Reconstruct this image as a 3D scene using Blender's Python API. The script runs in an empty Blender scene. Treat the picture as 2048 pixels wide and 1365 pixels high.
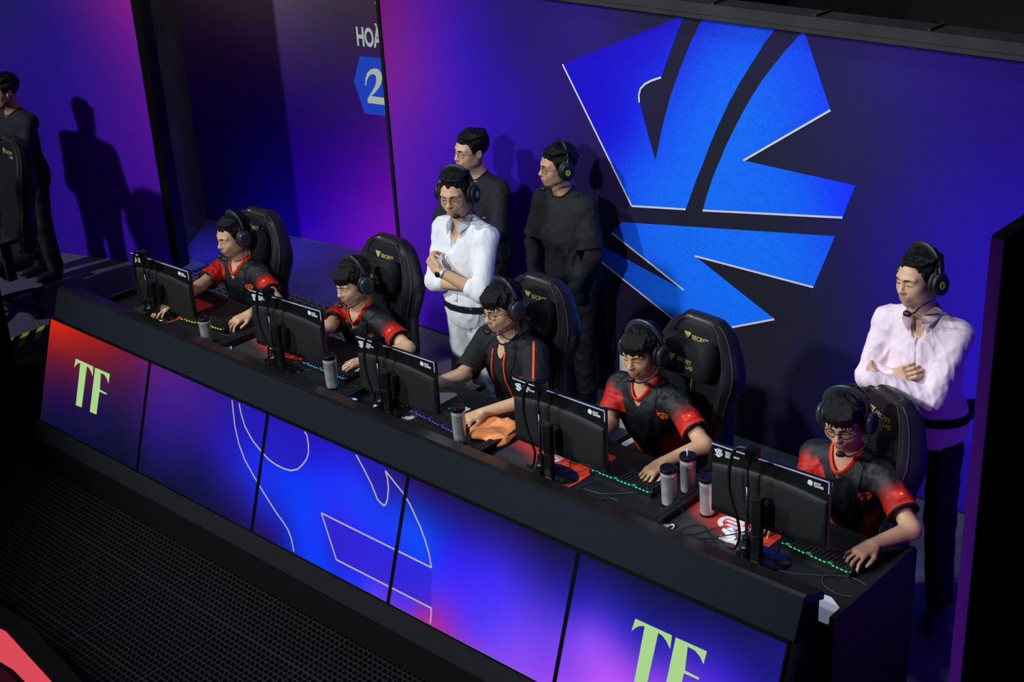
import bpy, bmesh, math, random
import numpy as np
from mathutils import Vector, Matrix
PI = math.pi
random.seed(7)
COL = bpy.context.scene.collection
scn = bpy.context.scene

# ------------------------------------------------------------------ camera
camd = bpy.data.cameras.new('camera')
cam = bpy.data.objects.new('camera', camd)
COL.objects.link(cam)
CR = ((0.739316, 0.671512, -0.049665), (-0.248060, 0.340505, 0.906928), (0.625930, -0.658187, 0.418317))
CAMPOS = (0.0, 0.0, 4.15)
_m = Matrix(CR).transposed().to_4x4()
_m.translation = CAMPOS
cam.matrix_world = _m
camd.sensor_width = 36.0
camd.lens = 2883.6 / 2048 * 36
camd.clip_end = 100
scn.camera = cam

# ------------------------------------------------------------------ world, exposure
w = bpy.data.worlds.new('hall_dark')
scn.world = w
w.use_nodes = True
w.node_tree.nodes['Background'].inputs[0].default_value = (0.25, 0.35, 0.6, 1)
w.node_tree.nodes['Background'].inputs[1].default_value = 0.006
scn.view_settings.view_transform = 'Standard'
scn.view_settings.look = 'None'
scn.view_settings.exposure = 0.0
scn.view_settings.gamma = 1.0
scn.view_settings.use_curve_mapping = False

# ------------------------------------------------------------------ stage lights
def spot(name, loc, target, power, color, size_deg, radius, blend=0.5):
    l = bpy.data.lights.new(name, 'SPOT')
    l.energy = power
    l.color = color
    l.spot_size = math.radians(size_deg)
    l.spot_blend = blend
    l.shadow_soft_size = radius
    o = bpy.data.objects.new(name, l)
    COL.objects.link(o)
    o.location = loc
    d = Vector(target) - Vector(loc)
    o.rotation_euler = d.to_track_quat('-Z', 'Y').to_euler()
    return o
spot('key_spotlight', (-9.2, -1.0, 6.6), (-4.9, 5.3, 0.9), 1850, (0.90, 0.95, 1.0), 40, 0.20, 0.55)
spot('key_spotlight', (-4.6, -2.2, 5.3), (-4.6, 5.6, 1.0), 1350, (0.92, 0.96, 1.0), 48, 0.25, 0.7)
spot('added_right_fill', (-6.5, 0.5, 6.8), (-2.2, 5.0, 0.2), 650, (0.85, 0.9, 1.0), 28, 0.25, 1.0)  # added fill, no visible source; brightens the floor at the right
spot('overhead_spotlight', (-3.6, 4.4, 6.5), (-4.2, 5.0, 0.9), 260, (0.75, 0.85, 1.0), 75, 0.25, 0.9)
spot('side_spotlight', (-11.0, -0.6, 5.2), (-9.9, 5.6, 1.4), 1300, (0.85, 0.9, 1.0), 42, 0.15, 0.8)
spot('added_wall_fill', (-7.7, 5.0, 5.3), (-9.3, 6.9, 2.3), 170, (1.0, 0.82, 0.85), 62, 0.2, 1.0)  # added warm fill, no visible source; lifts grey side wall and far wall
spot('blue_wash', (-8.9, 5.9, 5.6), (-9.15, 6.42, 0.0), 1500, (0.14, 0.18, 1.0), 17, 0.15, 1.0)

# ------------------------------------------------------------------ colours and materials
def lin(c):
    return tuple(((x / 255.0) / 12.92 if x / 255.0 <= 0.04045 else ((x / 255.0 + 0.055) / 1.055) ** 2.4) for x in c)

def mat(name, rgb, rough=0.6, metal=0.0, emit=None, emit_s=0.0, spec=0.5, bump=None, noise=None, attr=None, alpha=None, sheen=0.0, coat=0.0):
    """rgb in 0..255 sRGB; bump=(scale,strength); noise=(scale,amount) wear in the surface colour; attr=name of colour attribute"""
    m = bpy.data.materials.new(name)
    m.use_nodes = True
    nt = m.node_tree
    b = nt.nodes['Principled BSDF']
    c = lin(rgb) + (1,)
    b.inputs['Base Color'].default_value = c
    b.inputs['Roughness'].default_value = rough
    b.inputs['Metallic'].default_value = metal
    b.inputs['Specular IOR Level'].default_value = spec
    if sheen: b.inputs['Sheen Weight'].default_value = sheen
    if coat: b.inputs['Coat Weight'].default_value = coat
    src = None
    if attr:
        a = nt.nodes.new('ShaderNodeAttribute'); a.attribute_name = attr
        src = a.outputs['Color']
    if noise:
        tc = nt.nodes.new('ShaderNodeTexCoord')
        n = nt.nodes.new('ShaderNodeTexNoise'); n.inputs['Scale'].default_value = noise[0]; n.inputs['Detail'].default_value = 5
        nt.links.new(tc.outputs['Object'], n.inputs['Vector'])
        mr = nt.nodes.new('ShaderNodeMapRange'); mr.inputs[1].default_value = 0.3; mr.inputs[2].default_value = 0.7
        mr.inputs[3].default_value = 1 - noise[1]; mr.inputs[4].default_value = 1 + noise[1]
        nt.links.new(n.outputs['Fac'], mr.inputs[0])
        mx = nt.nodes.new('ShaderNodeVectorMath'); mx.operation = 'SCALE'
        if src: nt.links.new(src, mx.inputs[0])
        else: mx.inputs[0].default_value = c[:3]
        nt.links.new(mr.outputs[0], mx.inputs['Scale'])
        src = mx.outputs[0]
    if src: nt.links.new(src, b.inputs['Base Color'])
    if bump:
        tc2 = nt.nodes.new('ShaderNodeTexCoord')
        n2 = nt.nodes.new('ShaderNodeTexNoise'); n2.inputs['Scale'].default_value = bump[0]; n2.inputs['Detail'].default_value = 4
        nt.links.new(tc2.outputs['Object'], n2.inputs['Vector'])
        bp = nt.nodes.new('ShaderNodeBump'); bp.inputs['Strength'].default_value = bump[1]; bp.inputs['Distance'].default_value = 0.01
        nt.links.new(n2.outputs['Fac'], bp.inputs['Height'])
        nt.links.new(bp.outputs['Normal'], b.inputs['Normal'])
    if emit:
        b.inputs['Emission Color'].default_value = lin(emit) + (1,)
        b.inputs['Emission Strength'].default_value = emit_s
    return m

def mat_screen(name, attr, strength=1.0):
    m = bpy.data.materials.new(name); m.use_nodes = True
    nt = m.node_tree; b = nt.nodes['Principled BSDF']
    b.inputs['Base Color'].default_value = (0.004, 0.004, 0.005, 1); b.inputs['Roughness'].default_value = 0.25
    a = nt.nodes.new('ShaderNodeAttribute'); a.attribute_name = attr
    nt.links.new(a.outputs['Color'], b.inputs['Emission Color'])
    b.inputs['Emission Strength'].default_value = strength
    return m

M = {}
M['black_laminate'] = mat('black_laminate', (27, 27, 30), 0.45, spec=0.3, noise=(6, 0.15))
M['console_panel'] = mat('console_panel', (19, 24, 34), 0.8, spec=0.15, bump=(300, 0.08))
M['console_low'] = mat('console_low', (25, 26, 31), 0.8, spec=0.15, bump=(300, 0.08))
M['console_black'] = mat('console_black', (8, 8, 9), 0.8, spec=0.15)
M['ledge'] = mat('ledge', (22, 21, 23), 0.34, noise=(5, 0.25))
M['bezel'] = mat('bezel', (8, 8, 9), 0.3)
M['floor_vinyl'] = mat('floor_vinyl', (84, 82, 98), 0.55, noise=(1.6, 0.22), bump=(60, 0.04))
M['rubber_grid'] = mat('rubber_grid', (22, 22, 25), 0.65)
M['under'] = mat('under', (5, 5, 6), 0.8)
M['trim_black'] = mat('trim_black', (14, 14, 15), 0.5, noise=(8, 0.3))
M['trim_grey'] = mat('trim_grey', (38, 38, 40), 0.7, noise=(4, 0.35))
M['purple_paint'] = mat('purple_paint', (95, 10, 160), 0.6)
M['plastic'] = mat('plastic', (16, 16, 18), 0.35, bump=(200, 0.05))
M['plastic_matte'] = mat('plastic_matte', (22, 22, 24), 0.6)
M['plastic_gloss'] = mat('plastic_gloss', (12, 12, 14), 0.18)
M['silver'] = mat('silver', (160, 160, 165), 0.28, metal=1.0)
M['steel'] = mat('steel', (228, 229, 232), 0.36, metal=0.6, noise=(20, 0.25), bump=(25, 0.05))
M['white_print'] = mat('white_print', (232, 234, 240), 0.5)
M['gold'] = mat('gold', (222, 200, 120), 0.4, metal=0.25)
M['leather'] = mat('leather', (34, 35, 40), 0.33, bump=(120, 0.12))
M['leather_mesh'] = mat('leather_mesh', (44, 45, 48), 0.5, bump=(260, 0.25))
M['piping'] = mat('piping', (72, 48, 50), 0.5)
M['velour'] = mat('velour', (9, 12, 16), 0.85, sheen=0.03)
M['cable'] = mat('cable', (12, 12, 13), 0.45)
M['cable_grey'] = mat('cable_grey', (60, 60, 66), 0.45)
M['paper'] = mat('paper', (235, 238, 242), 0.7)
M['towel'] = mat('towel', (255, 158, 92), 0.95, bump=(260, 0.35))
M['skin'] = mat('skin', (214, 172, 140), 0.45, attr='tint', spec=0.35)
M['hair'] = mat('hair', (15, 14, 15), 0.5, spec=0.35, bump=(1.0, 0.9))
_nt = M['hair'].node_tree
_mp = _nt.nodes.new('ShaderNodeMapping'); _mp.inputs['Scale'].default_value = (420, 45, 110)
_tc = [n for n in _nt.nodes if n.type == 'TEX_COORD'][0]; _no = [n for n in _nt.nodes if n.type == 'TEX_NOISE'][0]
_nt.links.new(_tc.outputs['Object'], _mp.inputs['Vector']); _nt.links.new(_mp.outputs[0], _no.inputs['Vector'])
M['eye'] = mat('eye', (18, 14, 13), 0.25)
M['ledstrip'] = None

# ------------------------------------------------------------------ object helpers
def link(me, name, parent=None, m=None, smooth=False):
    o = bpy.data.objects.new(name, me)
    COL.objects.link(o)
    if m is not None:
        for mm in (m if isinstance(m, (list, tuple)) else [m]): me.materials.append(mm)
    if smooth: me.polygons.foreach_set('use_smooth', [True] * len(me.polygons))
    if parent is not None:
        o.parent = parent
    return o

def tag(o, label=None, cat=None, group=None, kind=None):
    if label: o['label'] = label
    if cat: o['category'] = cat
    if group: o['group'] = group
    if kind: o['kind'] = kind
    return o

def thing(name, label, cat, loc=(0, 0, 0), rz=0.0, group=None):
    o = bpy.data.objects.new(name, None)
    COL.objects.link(o)
    o.empty_display_size = 0.1
    o.location = loc; o.rotation_euler = (0, 0, rz)
    return tag(o, label, cat, group)

class MB:
    """collects shapes into one mesh"""
    def __init__(s): s.bm = bmesh.new()
    def poly(s, pts):
        vs = [s.bm.verts.new(p) for p in pts]
        return s.bm.faces.new(vs)
    def box(s, lo, hi, M4=None, bev=0.0):
        g = bmesh.ops.create_cube(s.bm, size=1.0)
        c = [(lo[i] + hi[i]) / 2 for i in range(3)]; d = [hi[i] - lo[i] for i in range(3)]
        for v in g['verts']:
            v.co = Vector([c[i] + v.co[i] * d[i] for i in range(3)])
        if bev > 0:
            es = list({e for v in g['verts'] for e in v.link_edges})
            r = bmesh.ops.bevel(s.bm, geom=es, offset=bev, segments=2, affect='EDGES', profile=0.6)
            vs = r['verts']
            vs = list({v for f in r['faces'] for v in f.verts} | set(vs))
            # all verts of the island
            seen = set(vs); st = list(vs)
            while st:
                v = st.pop()
                for e in v.link_edges:
                    u = e.other_vert(v)
                    if u not in seen: seen.add(u); st.append(u)
            g['verts'] = list(seen)
        if M4 is not None:
            for v in g['verts']: v.co = M4 @ v.co
        return s
    def prism(s, pts, a, b, axis=0):
        """polygon pts (2D) extruded from a to b along axis"""
        def P(u, v, t):
            if axis == 0: return (t, u, v)
            if axis == 1: return (u, t, v)
            return (u, v, t)
        A = [s.bm.verts.new(P(u, v, a)) for u, v in pts]
        B = [s.bm.verts.new(P(u, v, b)) for u, v in pts]
        n = len(pts)
        f1 = s.bm.faces.new(A); f2 = s.bm.faces.new(B[::-1])
        for i in range(n):
            s.bm.faces.new((A[i], B[i], B[(i + 1) % n], A[(i + 1) % n]))
        return s
    def tube(s, pts, r, seg=10, r2=None, flat=1.0, caps=True, up=None):
        """swept tube; r may be list; flat squashes section"""
        pts = [Vector(p) for p in pts]
        n = len(pts)
        rr = r if isinstance(r, (list, tuple)) else [r + ((r2 - r) * i / (n - 1) if r2 is not None else 0) for i in range(n)]
        rings = []; prev = None
        for i, p in enumerate(pts):
            t = (pts[min(i + 1, n - 1)] - pts[max(i - 1, 0)]).normalized()
            if prev is None:
                a = Vector([float(x) for x in up]) if up is not None else (Vector((0, 0, 1)) if abs(t.z) < 0.9 else Vector((1, 0, 0)))
                u = t.cross(a).normalized()
            else:
                u = (prev - t * prev.dot(t)).normalized()
            v = t.cross(u).normalized(); prev = u
            rings.append([s.bm.verts.new(p + (u * math.cos(k * 2 * PI / seg) + v * flat * math.sin(k * 2 * PI / seg)) * rr[i]) for k in range(seg)])
        for i in range(n - 1):
            for k in range(seg):
                s.bm.faces.new((rings[i][k], rings[i][(k + 1) % seg], rings[i + 1][(k + 1) % seg], rings[i + 1][k]))
        if caps:
            s.bm.faces.new(rings[0][::-1]); s.bm.faces.new(rings[-1])
        return s
    def lathe(s, prof, seg=24, M4=None):
        """prof list of (r,z)"""
        rings = []
        for r, z in prof:
            rings.append([s.bm.verts.new((r * math.cos(k * 2 * PI / seg), r * math.sin(k * 2 * PI / seg), z)) for k in range(seg)])
        for i in range(len(prof) - 1):
            for k in range(seg):
                s.bm.faces.new((rings[i][k], rings[i][(k + 1) % seg], rings[i + 1][(k + 1) % seg], rings[i + 1][k]))
        s.bm.faces.new(rings[0][::-1]); s.bm.faces.new(rings[-1])
        if M4 is not None:
            for rg in rings:
                for v in rg: v.co = M4 @ v.co
        return s
    def build(s, name, m=None, parent=None, smooth=False, angle=None):
        bmesh.ops.recalc_face_normals(s.bm, faces=s.bm.faces)
        me = bpy.data.meshes.new(name)
        s.bm.to_mesh(me); s.bm.free()
        o = link(me, name, parent, m, smooth or angle is not None)
        if angle is not None:
            me.set_sharp_from_angle(angle=math.radians(angle))
        return o

def smoothpath(pts, n=8):
    """Catmull-Rom through points"""
    P = [Vector(p) for p in pts]
    P = [P[0] * 2 - P[1]] + P + [P[-1] * 2 - P[-2]]
    out = []
    for i in range(1, len(P) - 2):
        for k in range(n):
            t = k / n
            a, b, c, d = P[i - 1], P[i], P[i + 1], P[i + 2]
            out.append(0.5 * ((2 * b) + (c - a) * t + (2 * a - 5 * b + 4 * c - d) * t * t + (3 * b - a - 3 * c + d) * t ** 3))
    out.append(P[-2])
    return out

def fill2d(polys, maxedge=None):
    """list of closed 2D outlines (holes allowed) -> bmesh, filled"""
    bm = bmesh.new()
    es = []
    for pl in polys:
        vs = [bm.verts.new((p[0], p[1], 0)) for p in pl]
        for i in range(len(vs)): es.append(bm.edges.new((vs[i], vs[(i + 1) % len(vs)])))
    bmesh.ops.triangle_fill(bm, use_beauty=True, use_dissolve=False, edges=es)
    if maxedge:
        for _ in range(4):
            long = [e for e in bm.edges if e.calc_length() > maxedge]
            if not long: break
            bmesh.ops.subdivide_edges(bm, edges=long, cuts=1)
            bmesh.ops.triangulate(bm, faces=bm.faces)
    return bm

def text_mesh(txt, size, bold=0.0, sx=1.0, spacing=1.0, align='LEFT', line=1.0):
    cu = bpy.data.curves.new('txt', 'FONT')
    cu.body = txt; cu.size = size; cu.offset = bold; cu.align_x = align; cu.space_character = spacing; cu.space_line = line
    cu.resolution_u = 3
    o = bpy.data.objects.new('txt', cu); COL.objects.link(o)
    bpy.context.view_layer.update()
    dg = bpy.context.evaluated_depsgraph_get()
    me = bpy.data.meshes.new_from_object(o.evaluated_get(dg))
    bpy.data.objects.remove(o); bpy.data.curves.remove(cu)
    if sx != 1.0:
        for v in me.vertices: v.co.x *= sx
    me.materials.clear()
    return me

def frame(origin, xdir, ydir):
    """matrix: local x -> xdir, local y -> ydir, z = outward normal"""
    x = Vector(xdir).normalized(); y = Vector(ydir); y = (y - x * y.dot(x)).normalized(); z = x.cross(y)
    m = Matrix((x, y, z)).transposed().to_4x4(); m.translation = Vector(origin)
    return m

def flat_print(name, polys, F, m, parent, thick=0.0008):
    """flat printed shape placed on frame F"""
    bm = fill2d(polys)
    me = bpy.data.meshes.new(name)
    bmesh.ops.transform(bm, matrix=F @ Matrix.Translation((0, 0, thick)), verts=bm.verts)
    bm.to_mesh(me); bm.free()
    return link(me, name, parent, m)

def text_print(name, txt, size, F, m, parent, **kw):
    me = text_mesh(txt, size, **kw)
    me.transform(F @ Matrix.Translation((0, 0, 0.0008)))
    me.name = name
    return link(me, name, parent, m)

def merged(objs, name):
    """join flat prints into one mesh object"""
    bm = bmesh.new()
    par = objs[0].parent; mats = list(objs[0].data.materials)
    for o in objs:
        bm.from_mesh(o.data)
    me = bpy.data.meshes.new(name); bm.to_mesh(me); bm.free()
    for o in objs: bpy.data.objects.remove(o)
    return link(me, name, par, mats)

def copy_tree(o, parent=None, loc=None, rz=None, label=None):
    c = o.copy(); COL.objects.link(c); c.parent = parent
    if parent is not None: c.matrix_parent_inverse = o.matrix_parent_inverse.copy()
    if loc is not None: c.location = loc
    if rz is not None: c.rotation_euler = (0, 0, rz)
    if label: c['label'] = label
    for ch in list(o.children): copy_tree(ch, c)
    return c

def rbf_colors(pts, samples, soft):
    """thin-plate blend of colour samples [(x,y,(r,g,b))] at pts (N,2), linear rgb"""
    pts = np.asarray(pts, float)
    S = np.array([[s[0], s[1]] for s in samples], float)
    Cc = np.array([s[2] for s in samples], float) / 255.0
    def K(A, B):
        d2 = ((A[:, None, :] - B[None]) ** 2).sum(2) + 1e-9
        return 0.5 * d2 * np.log(d2)
    n = len(S)
    A = np.zeros((n + 3, n + 3)); A[:n, :n] = K(S, S) + np.eye(n) * soft * 0.03
    A[:n, n] = 1; A[:n, n + 1:] = S; A[n, :n] = 1; A[n + 1:, :n] = S.T
    W = np.linalg.solve(A, np.vstack([Cc, np.zeros((3, 3))]))
    q = np.clip(pts, S.min(0) - .15, S.max(0) + .15)
    v = K(q, S) @ W[:n] + W[n] + q @ W[n + 1:]
    v = np.clip(v, 0, 1)
    return np.where(v <= 0.04045, v / 12.92, ((v + 0.055) / 1.055) ** 2.4)

def inside(P, poly):
    x, y = P[:, 0], P[:, 1]; r = np.zeros(len(P), bool); n = len(poly)
    for i in range(n):
        (x0, y0), (x1, y1) = poly[i], poly[(i + 1) % n]
        if y0 == y1: continue
        c = ((y0 > y) != (y1 > y)) & (x < (x1 - x0) * (y - y0) / (y1 - y0) + x0)
        r ^= c
    return r
def grid_panel(name, F, w, h, nx, ny, samples, soft, m, parent=None, zones=()):
    """flat printed / lit panel; local x 0..w, y 0..h; colour attribute 'print'"""
    xs = np.linspace(0, w, nx + 1); ys = np.linspace(0, h, ny + 1)
    X, Y = np.meshgrid(xs, ys)
    P = np.stack([X.ravel(), Y.ravel()], 1)
    co = np.array([F @ Vector((p[0], p[1], 0)) for p in P])
    faces = []
    for j in range(ny):
        for i in range(nx):
            a = j * (nx + 1) + i
            faces.append((a, a + 1, a + nx + 2, a + nx + 1))
    me = bpy.data.meshes.new(name)
    me.from_pydata(co.tolist(), [], faces)
    c = rbf_colors(P, samples, soft)
    for poly, col, k in zones:
        i = inside(P, poly); c[i] = c[i] * (1 - k) + np.array(lin(col)) * k
    at = me.color_attributes.new('print', 'FLOAT_COLOR', 'POINT')
    at.data.foreach_set('color', np.hstack([c, np.ones((len(c), 1))]).ravel())
    return link(me, name, parent, m)

# ------------------------------------------------------------------ distance-field modelling (numpy): smooth continuous bodies and cloth
def A3(p): return np.array(p, dtype=np.float32)
class Sdf:
    def __init__(s): s.pr = []; s.disp = None; s.cutk = 0.0
    def _add(s, fn, k, op, c, r):
        s.pr.append((fn, k, op)); s.bb = None
        if op == 'u': s.pts = getattr(s, 'pts', []) + [(A3(c), r)]
        return s
    def cone(s, a, b, ra, rb, k=0.02, op='u', flat=None):
        """tapered capsule; flat=(axis_vector, factor) squashes along an axis"""
        a = A3(a); b = A3(b); ab = b - a; L2 = float(ab @ ab) + 1e-12
        if flat is not None:
            ax = A3(flat[0]); ax = ax / np.linalg.norm(ax); fac = flat[1]
        def f(P):
            Q = P - a
            t = np.clip((Q @ ab) / L2, 0, 1)
            V = Q - t[:, None] * ab
            if flat is not None:
                e = V @ ax
                V = V + (e * (1.0 / fac - 1.0))[:, None] * ax
            return np.sqrt((V * V).sum(1)) - (ra + (rb - ra) * t)
        s._add(f, k, op, (a + b) / 2, 0)
        if op == 'u': s.pts[-1] = (np.minimum(a, b) - max(ra, rb), np.maximum(a, b) + max(ra, rb))
        return s
    def ell(s, c, r, k=0.02, op='u', R=None):
        c = A3(c); r = A3(r)
        Rm = None if R is None else np.array(R, dtype=np.float32)   # rows = local axes
        def f(P):
            Q = P - c
            if Rm is not None: Q = Q @ Rm.T
            q = Q / r
            k0 = np.sqrt((q * q).sum(1)); q2 = q / r
            k1 = np.sqrt((q2 * q2).sum(1)) + 1e-9
            return np.where(k0 < 0.2, (k0 - 1) * float(r.min()), k0 * (k0 - 1) / k1)
        s._add(f, k, op, c, 0)
        if op == 'u':
            m = float(r.max()) if Rm is not None else r
            s.pts[-1] = (c - m, c + m)
        return s
    def rbox(s, c, hd, rad, k=0.01, op='u', R=None):
        c = A3(c); hd = A3(hd)
        Rm = None if R is None else np.array(R, dtype=np.float32)
        def f(P):
            Q = P - c
            if Rm is not None: Q = Q @ Rm.T
            q = np.abs(Q) - (hd - rad)
            return np.sqrt((np.maximum(q, 0) ** 2).sum(1)) + np.minimum(q.max(1), 0) - rad
        s._add(f, k, op, c, 0)
        if op == 'u':
            m = float(np.linalg.norm(hd)) if Rm is not None else hd
            s.pts[-1] = (c - m, c + m)
        return s
    def half(s, p, n, k=0.004, op='s'):
        """removes the side the normal points to (op 's' keeps -n side)"""
        p = A3(p); n = A3(n); n = n / np.linalg.norm(n)
        def f(P): return -((P - p) @ n)
        s._add(f, k, op, p, 0)
        return s
    def eval(s, P, sel=None):
        P = P.astype(np.float32)
        D = None
        for i, (fn, k, op) in enumerate(s.pr):
            if sel is not None and not sel[i]: continue
            d = fn(P)
            if op == 'u':
                if D is None: D = d
                elif k > 0:
                    h = np.maximum(k - np.abs(D - d), 0) / k
                    D = np.minimum(D, d) - h * h * k * 0.25
                else: D = np.minimum(D, d)
            elif D is not None:
                d = -d
                if k > 0:
                    h = np.maximum(k - np.abs(D - d), 0) / k
                    D = np.maximum(D, d) + h * h * k * 0.25
                else: D = np.maximum(D, d)
        if D is None: return None
        if s.disp is not None: D = D - s.disp(P)
        return D
    def mesh(s, name, h, pad=0.02, relax=2):
        lo = np.min([p[0] for p in s.pts], axis=0) - pad
        hi = np.max([p[1] for p in s.pts], axis=0) + pad
        n = 10; B = n * h
        nb = np.ceil((hi - lo) / B).astype(int)
        gx, gy, gz = [np.arange(k) for k in nb]
        BI = np.stack(np.meshgrid(gx, gy, gz, indexing='ij'), -1).reshape(-1, 3)
        Cc = (lo + (BI + 0.5) * B).astype(np.float32)
        R = B * 0.87
        Dm = np.stack([fn(Cc) for fn, k, op in s.pr], 0)
        tot = s.eval(Cc)
        keep = np.abs(tot) < R * 1.5 + 0.01
        dims = nb * n + 2
        loc = np.stack(np.meshgrid(*[np.arange(n + 1)] * 3, indexing='ij'), -1).reshape(-1, 3)
        vk = []; vp = []; quads = []
        corners = [(i, j, k) for i in (0, 1) for j in (0, 1) for k in (0, 1)]
        def key(I): return (I[:, 0].astype(np.int64) * dims[1] + I[:, 1]) * dims[2] + I[:, 2]
        for bi in np.nonzero(keep)[0]:
            sel = Dm[:, bi] < R * 1.4 + 0.075
            isub = [s.pr[i][2] == 'u' for i in range(len(s.pr))]
            if not any(a and b for a, b in zip(sel, isub)): continue
            base = BI[bi] * n
            P = (lo + (base + loc) * h).astype(np.float32)
            D = s.eval(P, sel).reshape(n + 1, n + 1, n + 1)
            S = D < 0
            if S.all() or not S.any(): continue
            C8 = np.stack([D[i:i + n, j:j + n, k:k + n] for i, j, k in corners], 0)
            cnt = (C8 < 0).sum(0)
            act = (cnt > 0) & (cnt < 8)
            I = np.argwhere(act)
            c8 = C8[:, act]
            acc = np.zeros((c8.shape[1], 3), dtype=np.float32); ne = np.zeros(c8.shape[1], dtype=np.float32)
            for ia in range(8):
                for ib in (ia | 4, ia | 2, ia | 1):
                    if ib == ia: continue
                    da, db = c8[ia], c8[ib]
                    cr = (da < 0) != (db < 0)
                    t = np.where(cr, da / np.where(cr, da - db, 1), 0)
                    pa = np.array(corners[ia], dtype=np.float32); dv = np.array(corners[ib], dtype=np.float32) - pa
                    acc += np.where(cr[:, None], pa + t[:, None] * dv, 0); ne += cr
            vk.append(key(base + I)); vp.append(lo + (base + I + acc / ne[:, None]) * h)
            for ax in range(3):
                s0 = S[:n, :n, :n]
                s1 = [S[1:, :n, :n], S[:n, 1:, :n], S[:n, :n, 1:]][ax]
                E = np.argwhere(s0 != s1)
                if not len(E): continue
                inside = s0[E[:, 0], E[:, 1], E[:, 2]]
                u = np.zeros(3, int); v = np.zeros(3, int)
                u[(ax + 1) % 3] = 1; v[(ax + 2) % 3] = 1
                G = base + E
                q = np.stack([key(G - u - v), key(G - v), key(G), key(G - u)], 1)
                q[~inside] = q[~inside][:, ::-1]
                quads.append(q)
        me = bpy.data.meshes.new(name)
        if not vk: return me
        vk = np.concatenate(vk); vp = np.concatenate(vp); quads = np.concatenate(quads)
        o = np.argsort(vk); vk = vk[o]; vp = vp[o]
        idx = np.searchsorted(vk, quads.ravel()); idx[idx >= len(vk)] = len(vk) - 1
        ok = (vk[idx] == quads.ravel()).reshape(-1, 4).all(1)
        idx = idx.reshape(-1, 4)[ok]
        for _ in range(relax):
            sm = np.zeros_like(vp); cn = np.zeros(len(vp))
            for k in range(4):
                a_, b_ = idx[:, k], idx[:, (k + 1) % 4]
                for x in range(3):
                    sm[:, x] += np.bincount(a_, vp[b_, x], len(vp)) + np.bincount(b_, vp[a_, x], len(vp))
                cn += np.bincount(a_, minlength=len(vp)) + np.bincount(b_, minlength=len(vp))
            vp = np.where(cn[:, None] > 0, vp * .5 + .5 * sm / np.maximum(cn, 1)[:, None], vp)
        me.vertices.add(len(vp)); me.vertices.foreach_set('co', vp.astype(np.float32).ravel())
        me.loops.add(len(idx) * 4); me.loops.foreach_set('vertex_index', idx.astype(np.int32).ravel())
        me.polygons.add(len(idx)); me.polygons.foreach_set('loop_start', np.arange(0, len(idx) * 4, 4, dtype=np.int32))
        me.polygons.foreach_set('use_smooth', np.ones(len(idx), dtype=bool))
        me.update(calc_edges=True)
        return me

def verts_of(me):
    a = np.empty(len(me.vertices) * 3, dtype=np.float32); me.vertices.foreach_get('co', a)
    return a.reshape(-1, 3)
def set_tint(me, c):
    at = me.color_attributes.new('tint', 'FLOAT_COLOR', 'POINT')
    at.data.foreach_set('color', np.hstack([c, np.ones((len(c), 1))]).astype(np.float32).ravel())

def nz(P, f, seed=0.0):
    """cheap smooth 3D noise in -1..1"""
    x, y, z = P[:, 0] * f + seed, P[:, 1] * f + seed * 1.7, P[:, 2] * f + seed * 0.6
    a = np.sin(x + 1.3 * np.sin(y * 0.9 + 0.5) + 0.7 * np.sin(z * 1.1))
    b = np.sin(y * 1.2 + 1.1 * np.sin(z * 0.8 + 1.0) + 0.6 * x * 0.5)
    c = np.sin(z * 1.1 + 1.2 * np.sin(x * 0.7 + 2.0) + 0.4 * y)
    return (a + b + c) / 3.0

def project_to(sdf, P, N, start=0.03):
    """march points P+N*start along -N until they meet the surface"""
    Q = P + N * start
    for _ in range(24):
        d = sdf.eval(Q)
        Q = Q - N * np.clip(d, -0.01, 0.02)[:, None] * 0.8
    return Q
def decal(name, polys, sdf, F, m, parent, maxedge=0.012, off=0.0015, start=0.04):
    """printed shape laid onto a curved cloth surface"""
    bm = fill2d(polys, maxedge)
    P = np.array([F @ v.co for v in bm.verts], dtype=np.float32)
    N = np.array(F.to_3x3() @ Vector((0, 0, 1)), dtype=np.float32)
    Q = project_to(sdf, P, N, start) + N * off
    for v, q in zip(bm.verts, Q): v.co = Vector(q.tolist())
    me = bpy.data.meshes.new(name); bm.to_mesh(me); bm.free()
    return link(me, name, parent, m, True)
def wrap_mesh(me, sdf, F, off=0.0015, start=0.04):
    P = np.array([F @ v.co for v in me.vertices], dtype=np.float32)
    N = np.array(F.to_3x3() @ Vector((0, 0, 1)), dtype=np.float32)
    Q = project_to(sdf, P, N, start) + N * off
    me.vertices.foreach_set('co', Q.astype(np.float32).ravel())
    me.update()
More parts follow.
